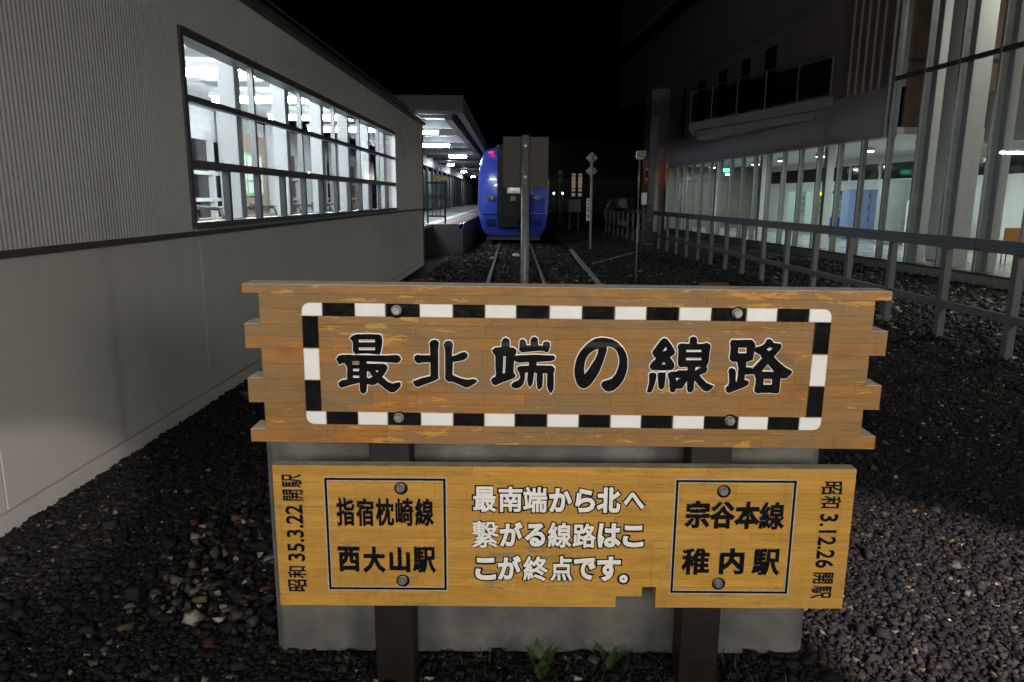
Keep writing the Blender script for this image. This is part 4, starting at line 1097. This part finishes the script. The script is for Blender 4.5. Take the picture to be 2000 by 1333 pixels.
box('face', x - .25, x + .25, 33.49, 33.498, 2.96, 3.12, 'exit_green', ex)
cyl('hanger', (x, 33.52, 3.14), (x, 33.52, 3.42), .012, 'zinc', ex, n=8)
ld = thing('led_display', 'small red lit display hanging in the tall glazed hall', 'display', (fx(17.5, 3.6), 17.5, 2.9))
x = fx(17.5, 3.4)
box('case', x - .3, x + .3, 17.5, 17.6, 2.86, 3.06, 'int_dark', ld)
box('face', x - .12, x + .12, 17.49, 17.498, 2.92, 2.98, 'red_lamp', ld)
cyl('hanger', (x, 17.55, 3.06), (x, 17.55, 3.42), .012, 'zinc', ld, n=8)

# vending machines, lockers and furniture against the back wall
M['vm_white'] = plain('vending_white', (0.62, 0.63, 0.62), 0.35, var=0.04)
M['vm_blue'] = plain('vending_blue', (0.03, 0.06, 0.42), 0.3, var=0.05)
M['lit_case'] = glow('lit_display_case', (0.45, 0.55, 0.53), 0.12)
M['amber'] = glow('amber_sign', (1.0, 0.42, 0.02), 4.0)
M['goods'] = plain('mixed_goods', (0.22, 0.2, 0.18), 0.4, var=0.9, scale=28)
M['locker'] = plain('lilac_blue_locker', (0.26, 0.32, 0.55), 0.4, var=0.05)
M['orange'] = plain('orange_seat', (0.60, 0.24, 0.06), 0.45, var=0.05)
M['pink'] = plain('pink_print', (0.62, 0.08, 0.16), 0.45, var=0.05)
def vending(label, y, mat, sign=None):
    x = fx(y, BK - .85)
    t = thing('vending_machine', label, 'vending machine', (x, y, .25), 'vending machines in the glazed hall')
    box('body', x, x + .8, y, y + 1.15, .27, 2.12, mat, t, bev=.02)
    for sgn in (0, 1):
        box('foot', x + .05 + sgn * .6, x + .15 + sgn * .6, y + .05, y + .15, .25, .27, 'int_dark', t)
    # display faces the camera side (towards -y) and the window (towards -x)
    box('display', x - .012, x - .002, y + .08, y + 1.07, 1.05, 2.0, 'lit_case', t)
    box('display', x + .08, x + .72, y - .012, y - .002, 1.05, 1.92, 'lit_case', t)
    for q in range(3):
        z = 1.12 + q * .29
        box('shelf', x + .08, x + .72, y - .05, y - .013, z, z + .03, 'int_white', t)
        for g2 in range(5):
            cyl('bottle', (x + .15 + g2 * .125, y - .032, z + .031), (x + .15 + g2 * .125, y - .032, z + .2), .03, 'goods', t, n=8)
    box('panel', x + .1, x + .7, y - .02, y - .002, .4, .9, mat, t, bev=.004)
    box('slot', x + .2, x + .6, y - .024, y - .0205, .45, .62, 'int_dark', t)
    box('coin_unit', x + .55, x + .68, y - .03, y - .0205, .70, .88, 'zinc', t)
    if sign: box('lit_sign', x + .1, x + .7, y - .03, y - .003, 1.94, 2.08, sign, t)
vending('white vending machine half hidden behind a mullion, farthest of the three', 33.7, 'vm_white')
vending('white vending machine with an amber lit sign', 31.9, 'vm_white', 'amber')
vending('dark blue vending machine beside the lockers', 30.15, 'vm_blue')
lk = thing('coin_locker', 'block of lilac blue coin lockers with three columns of doors', 'locker', (fx(28.2, BK - .8), 28.2, .25))
x = fx(28.3, BK - 1.35)
box('cabinet', x, x + 1.3, 28.3, 28.9, .33, 2.15, 'locker', lk, bev=.01)
for i in range(3):
    for j in range(4):
        dx = x + .03 + i * .42; dz = .37 + j * .44
        d = box('door', dx, dx + .4, 28.27, 28.298, dz, dz + .42, 'locker', lk, bev=.006)
        box('handle', dx + .32, dx + .36, 28.255, 28.2695, dz + .14, dz + .3, 'int_dark', d)
for a in (.1, 1.15):
    box('foot', x + a, x + a + .06, 28.4, 28.5, .25, .33, 'int_dark', lk)
bt = thing('photo_machine', 'white ticket machine with pink disc and black buttons beside a grey cabinet', 'machine', (fx(23.2, 4), 23.2, .25))
x = fx(23.4, 3.7)
box('body', x, x + .75, 23.4, 24.1, .25, 1.75, 'vm_white', bt, bev=.02)
cyl('disc', (x + .22, 23.385, 1.05), (x + .22, 23.398, 1.05), .2, 'pink', bt, n=24)
for q in range(4):
    box('button', x + .48, x + .58, 23.385, 23.398, .98 + q * .16, 1.06 + q * .16, 'int_dark', bt)
box('top_label', x + .25, x + .5, 23.38, 23.6, 1.751, 1.86, 'yellow', bt)
cb = thing('grey_cabinet', 'tall grey cabinet standing behind the ticket machine', 'cabinet', (fx(25, 4), 25, .25))
x = fx(24.9, 3.5)
box('body', x, x + 1.3, 24.9, 25.5, .25, 2.45, 'int_grey', cb, bev=.02)
box('door', x + .03, x + .64, 24.88, 24.898, .3, 2.4, 'int_grey', cb, bev=.005)
box('door', x + .66, x + 1.27, 24.88, 24.898, .3, 2.4, 'int_grey', cb, bev=.005)
chn = thing('orange_chair', 'orange-backed chair standing inside the tall glazing', 'chair', (fx(17.2, 1.9), 17.2, .25))
x = fx(17.4, 2.1)
box('backrest', x, x + .45, 17.42, 17.45, .78, 1.12, 'orange', chn, bev=.012)
box('seat', x, x + .45, 17.44, 17.9, .66, .70, 'orange', chn, bev=.012)
for a in (.03, .42):
    for b in (.03, .44):
        cyl('leg', (x + a, 17.44 + b, .25), (x + a, 17.44 + b, .66), .014, 'zinc', chn, n=8)

# ================================================================== FENCE
fn = thing('steel_fence', 'grey steel fence with square posts and two rails in front of the glazed building', 'fence', (5.5, 20, 0))
for k in range(26):
    y = 6.65 + k * 1.285
    box('post', -.045, .045, y - .05, y + .05, -.2, 1.285, 'fence', fn, bev=.006, warp=FENCE)
for k in range(26):
    y = 6.65 + k * 1.285
    if k < 25:
        box('rail', -.05, .03, y - .6, y + .68, 1.165, 1.31, 'fence', fn, bev=.006, warp=FENCE).location = (-.012, 0, 0)
        box('rail', -.03, .03, y + .051, y + 1.234, .40, .49, 'fence', fn, bev=.004, warp=FENCE)

# ================================================================== POLES AND SMALL THINGS BY THE TRACK
def diamond_post(label, x, y, sc, num=True):
    t = thing('track_marker', label, 'track marker', (x, y, 0), 'diamond markers beside the track')
    cyl('pole', (x, y, -.1), (x - .03 * sc, y, 3.22 * sc), .042 * sc, 'diamond', t, n=14)
    for zc in (3.10, 2.67):
        r = .205 * sc
        cx = x - .028 * sc
        o = mesh_obj('diamond_plate', [(cx, y + .045, zc * sc + r), (cx + r, y + .045, zc * sc), (cx, y + .045, zc * sc - r), (cx - r, y + .045, zc * sc), (cx, y + .06, zc * sc + r), (cx + r, y + .06, zc * sc), (cx, y + .06, zc * sc - r), (cx - r, y + .06, zc * sc)], CUBE_F, 'diamond', t)
    if num:
        box('number_plate', x - .175, x - .045, y - .07, y - .05, .98, 1.74, 'sign_white', t)
        for q, c in enumerate('259'):
            org = ORG[t.name]
            me = text_mesh(c, x - .11 - org.x, 1.61 - q * .245 - org.z, .09, .19, .03, .004, 0.0)
            n_ = len(me.vertices); a = np.empty(n_ * 3); me.vertices.foreach_get('co', a); a = a.reshape(-1, 3); a[:, 1] += y - .0705 - org.y
            add_glyph('numeral', put(me, a), 'navy', t)
diamond_post('white pole with two grey diamond plates and a blue-numbered strip', 2.72, 25.3, 1.0)
diamond_post('faint distant pole with two diamond plates right of the train', 3.75, 58.0, 1.2, False)
lp = thing('lamp_pole', 'thin steel pole carrying a small square lantern box', 'pole', (2.694, 15.6, 0))
cyl('pole', (2.694, 15.6, -.1), (2.672, 15.6, 1.7), .016, 'zinc', lp, n=10)
cyl('pole_upper', (2.672, 15.6, 1.7), (2.668, 15.6, 2.6), .021, 'zinc', lp, n=10)
box('lantern', 2.60, 2.79, 15.5, 15.7, 2.6, 2.74, 'lantern', lp, bev=.01)
box('lantern_base', 2.61, 2.74, 15.52, 15.68, 2.56, 2.6, 'zinc', lp)
tp = thing('utility_pole', 'thick grey pole with a conduit and a small meter box near the fence', 'pole', (4.56, 24.7, 0))
cyl('pole', (4.62, 24.7, -.1), (4.68, 24.7, 4.4), .13, 'fence', tp, n=20)
cyl('conduit', (4.40, 24.66, 0), (4.42, 24.66, 2.0), .035, 'fence', tp, n=10)
box('meter_box', 4.32, 4.50, 24.55, 24.65, 1.55, 1.95, 'sign_white', tp, bev=.01)
for z in (.2, 1.0, 1.6):
    cyl('band', (4.62 + z * .013, 24.7, z), (4.62 + z * .013, 24.7, z + .05), .138, 'zinc', tp, n=20)
eb = thing('equipment_box', 'pale equipment cabinet on a stand beyond the track marker', 'cabinet', (3.4, 40, 0))
box('cabinet', 3.02, 3.72, 40, 40.5, .98, 1.70, 'cab_grey', eb, bev=.02)
for a in (3.1, 3.58):
    box('stand_leg', a, a + .07, 40.2, 40.27, 0, .98, 'fence', eb)
box('door', 3.06, 3.68, 39.985, 39.998, 1.03, 1.65, 'cab_grey', eb, bev=.004)

# far building with two lit windows
M['lit_window'] = glow('lit_far_window', (0.75, 0.55, 0.38), 0.2)
fb = thing('far_building', 'dark distant building with two lit upright windows', 'building', (7, 90, 0))
box('wall', 1.5, 30, 90, 98, -.1, 8.5, 'facade_up', fb)
mesh_obj('roof', [(1.2, 89.6, 8.5), (30.3, 89.6, 8.5), (30.3, 98.4, 8.5), (1.2, 98.4, 8.5), (1.2, 94, 10.2), (30.3, 94, 10.2)], [(0, 1, 5, 4), (2, 3, 4, 5), (0, 4, 3), (1, 2, 5), (0, 3, 2, 1)], 'roof', fb)
for xw0 in (7.15, 7.95):
    w = box('window', xw0, xw0 + .52, 89.93, 89.999, 1.9, 4.75, 'frame', fb)
    for z0, z1 in ((4.45, 4.7), (2.95, 4.35), (2.55, 2.85), (1.95, 2.35)):
        box('pane', xw0 + .03, xw0 + .49, 89.91, 89.929, z0, z1, 'lit_window', w)
for k, xx in enumerate((3.9, 4.75)):
    t = thing('yard_lamp', ('left' if k == 0 else 'right') + ' of two tiny white lamps far behind the train', 'lamp', (xx, 70, 0), 'tiny lamps behind the train')
    cyl('pole', (xx, 70, 0), (xx, 70, 2.1), .04, 'fence', t, n=8)
    box('lens', xx - .06, xx + .06, 69.93, 69.99, 2.12, 2.26, 'downlight', t)

# parked dark van behind the fence
cr = thing('parked_van', 'dark van parked side-on behind the far end of the fence', 'van', (7, 44, 0))
cx0, cy0 = 5.55, 43.0
body = [(0, .45), (.05, 1.0), (.12, 1.12), (.35, 1.75), (.6, 1.86), (2.9, 1.86), (3.3, 1.72), (3.95, 1.16), (4.75, .98), (4.85, .75), (4.85, .42), (4.4, .32), (.3, .32)]
prism('body', [(cx0 + a, b) for a, b in body], cy0, cy0 + 1.75, 'car', cr, bev=.04)
for poly in ([(.42, 1.15), (.58, 1.68), (1.35, 1.72), (1.5, 1.15)], [(1.62, 1.15), (1.62, 1.72), (2.75, 1.70), (2.85, 1.15)], [(2.97, 1.15), (2.92, 1.66), (3.2, 1.6), (3.62, 1.18)]):
    prism('side_window', [(cx0 + a, b) for a, b in poly], cy0 - .012, cy0 - .001, 'dark_glass', cr)
for a in (.95, 3.95):
    w = cyl('wheel', (cx0 + a, cy0 - .03, .33), (cx0 + a, cy0 + .18, .33), .33, 'rubber', cr, n=24)
    cyl('rim', (cx0 + a, cy0 - .045, .33), (cx0 + a, cy0 - .031, .33), .2, 'zinc', w, n=16)
box('door_handle', cx0 + 1.35, cx0 + 1.55, cy0 - .03, cy0 - .001, 1.0, 1.04, 'zinc', cr)
box('tail_light', cx0 - .02, cx0 + .06, cy0 + .05, cy0 + .3, 1.0, 1.4, 'pink', cr)

# hooded orange warning lamp whose glow falls on the far end of the building
ol = thing('orange_lamp', 'hooded orange warning lamp on the far corner of the glazed building', 'lamp', (7.55, 38.4, 3.0))
x = fx(38.9, -.95)
box('bracket', x, x + .3, 39.62, 39.66, 3.0, 3.04, 'zinc', ol)
boxes('hood', [(x - .16, x + .16, 39.2, 39.22, 2.84, 3.2), (x - .16, x + .16, 39.22, 39.6, 3.18, 3.2), (x - .16, x + .16, 39.22, 39.6, 2.84, 2.86)], 'train_dark', ol)
cyl('lens', (x, 39.45, 2.94), (x, 39.45, 3.1), .06, 'orange_lamp', ol, n=12)
l = bpy.data.lights.new('orange_light', 'POINT'); l.energy = 35; l.color = (1, .25, .08); l.shadow_soft_size = .07
o = bpy.data.objects.new('orange_light', l); COL.objects.link(o); o.location = (x - .10, 39.4, 3.02)
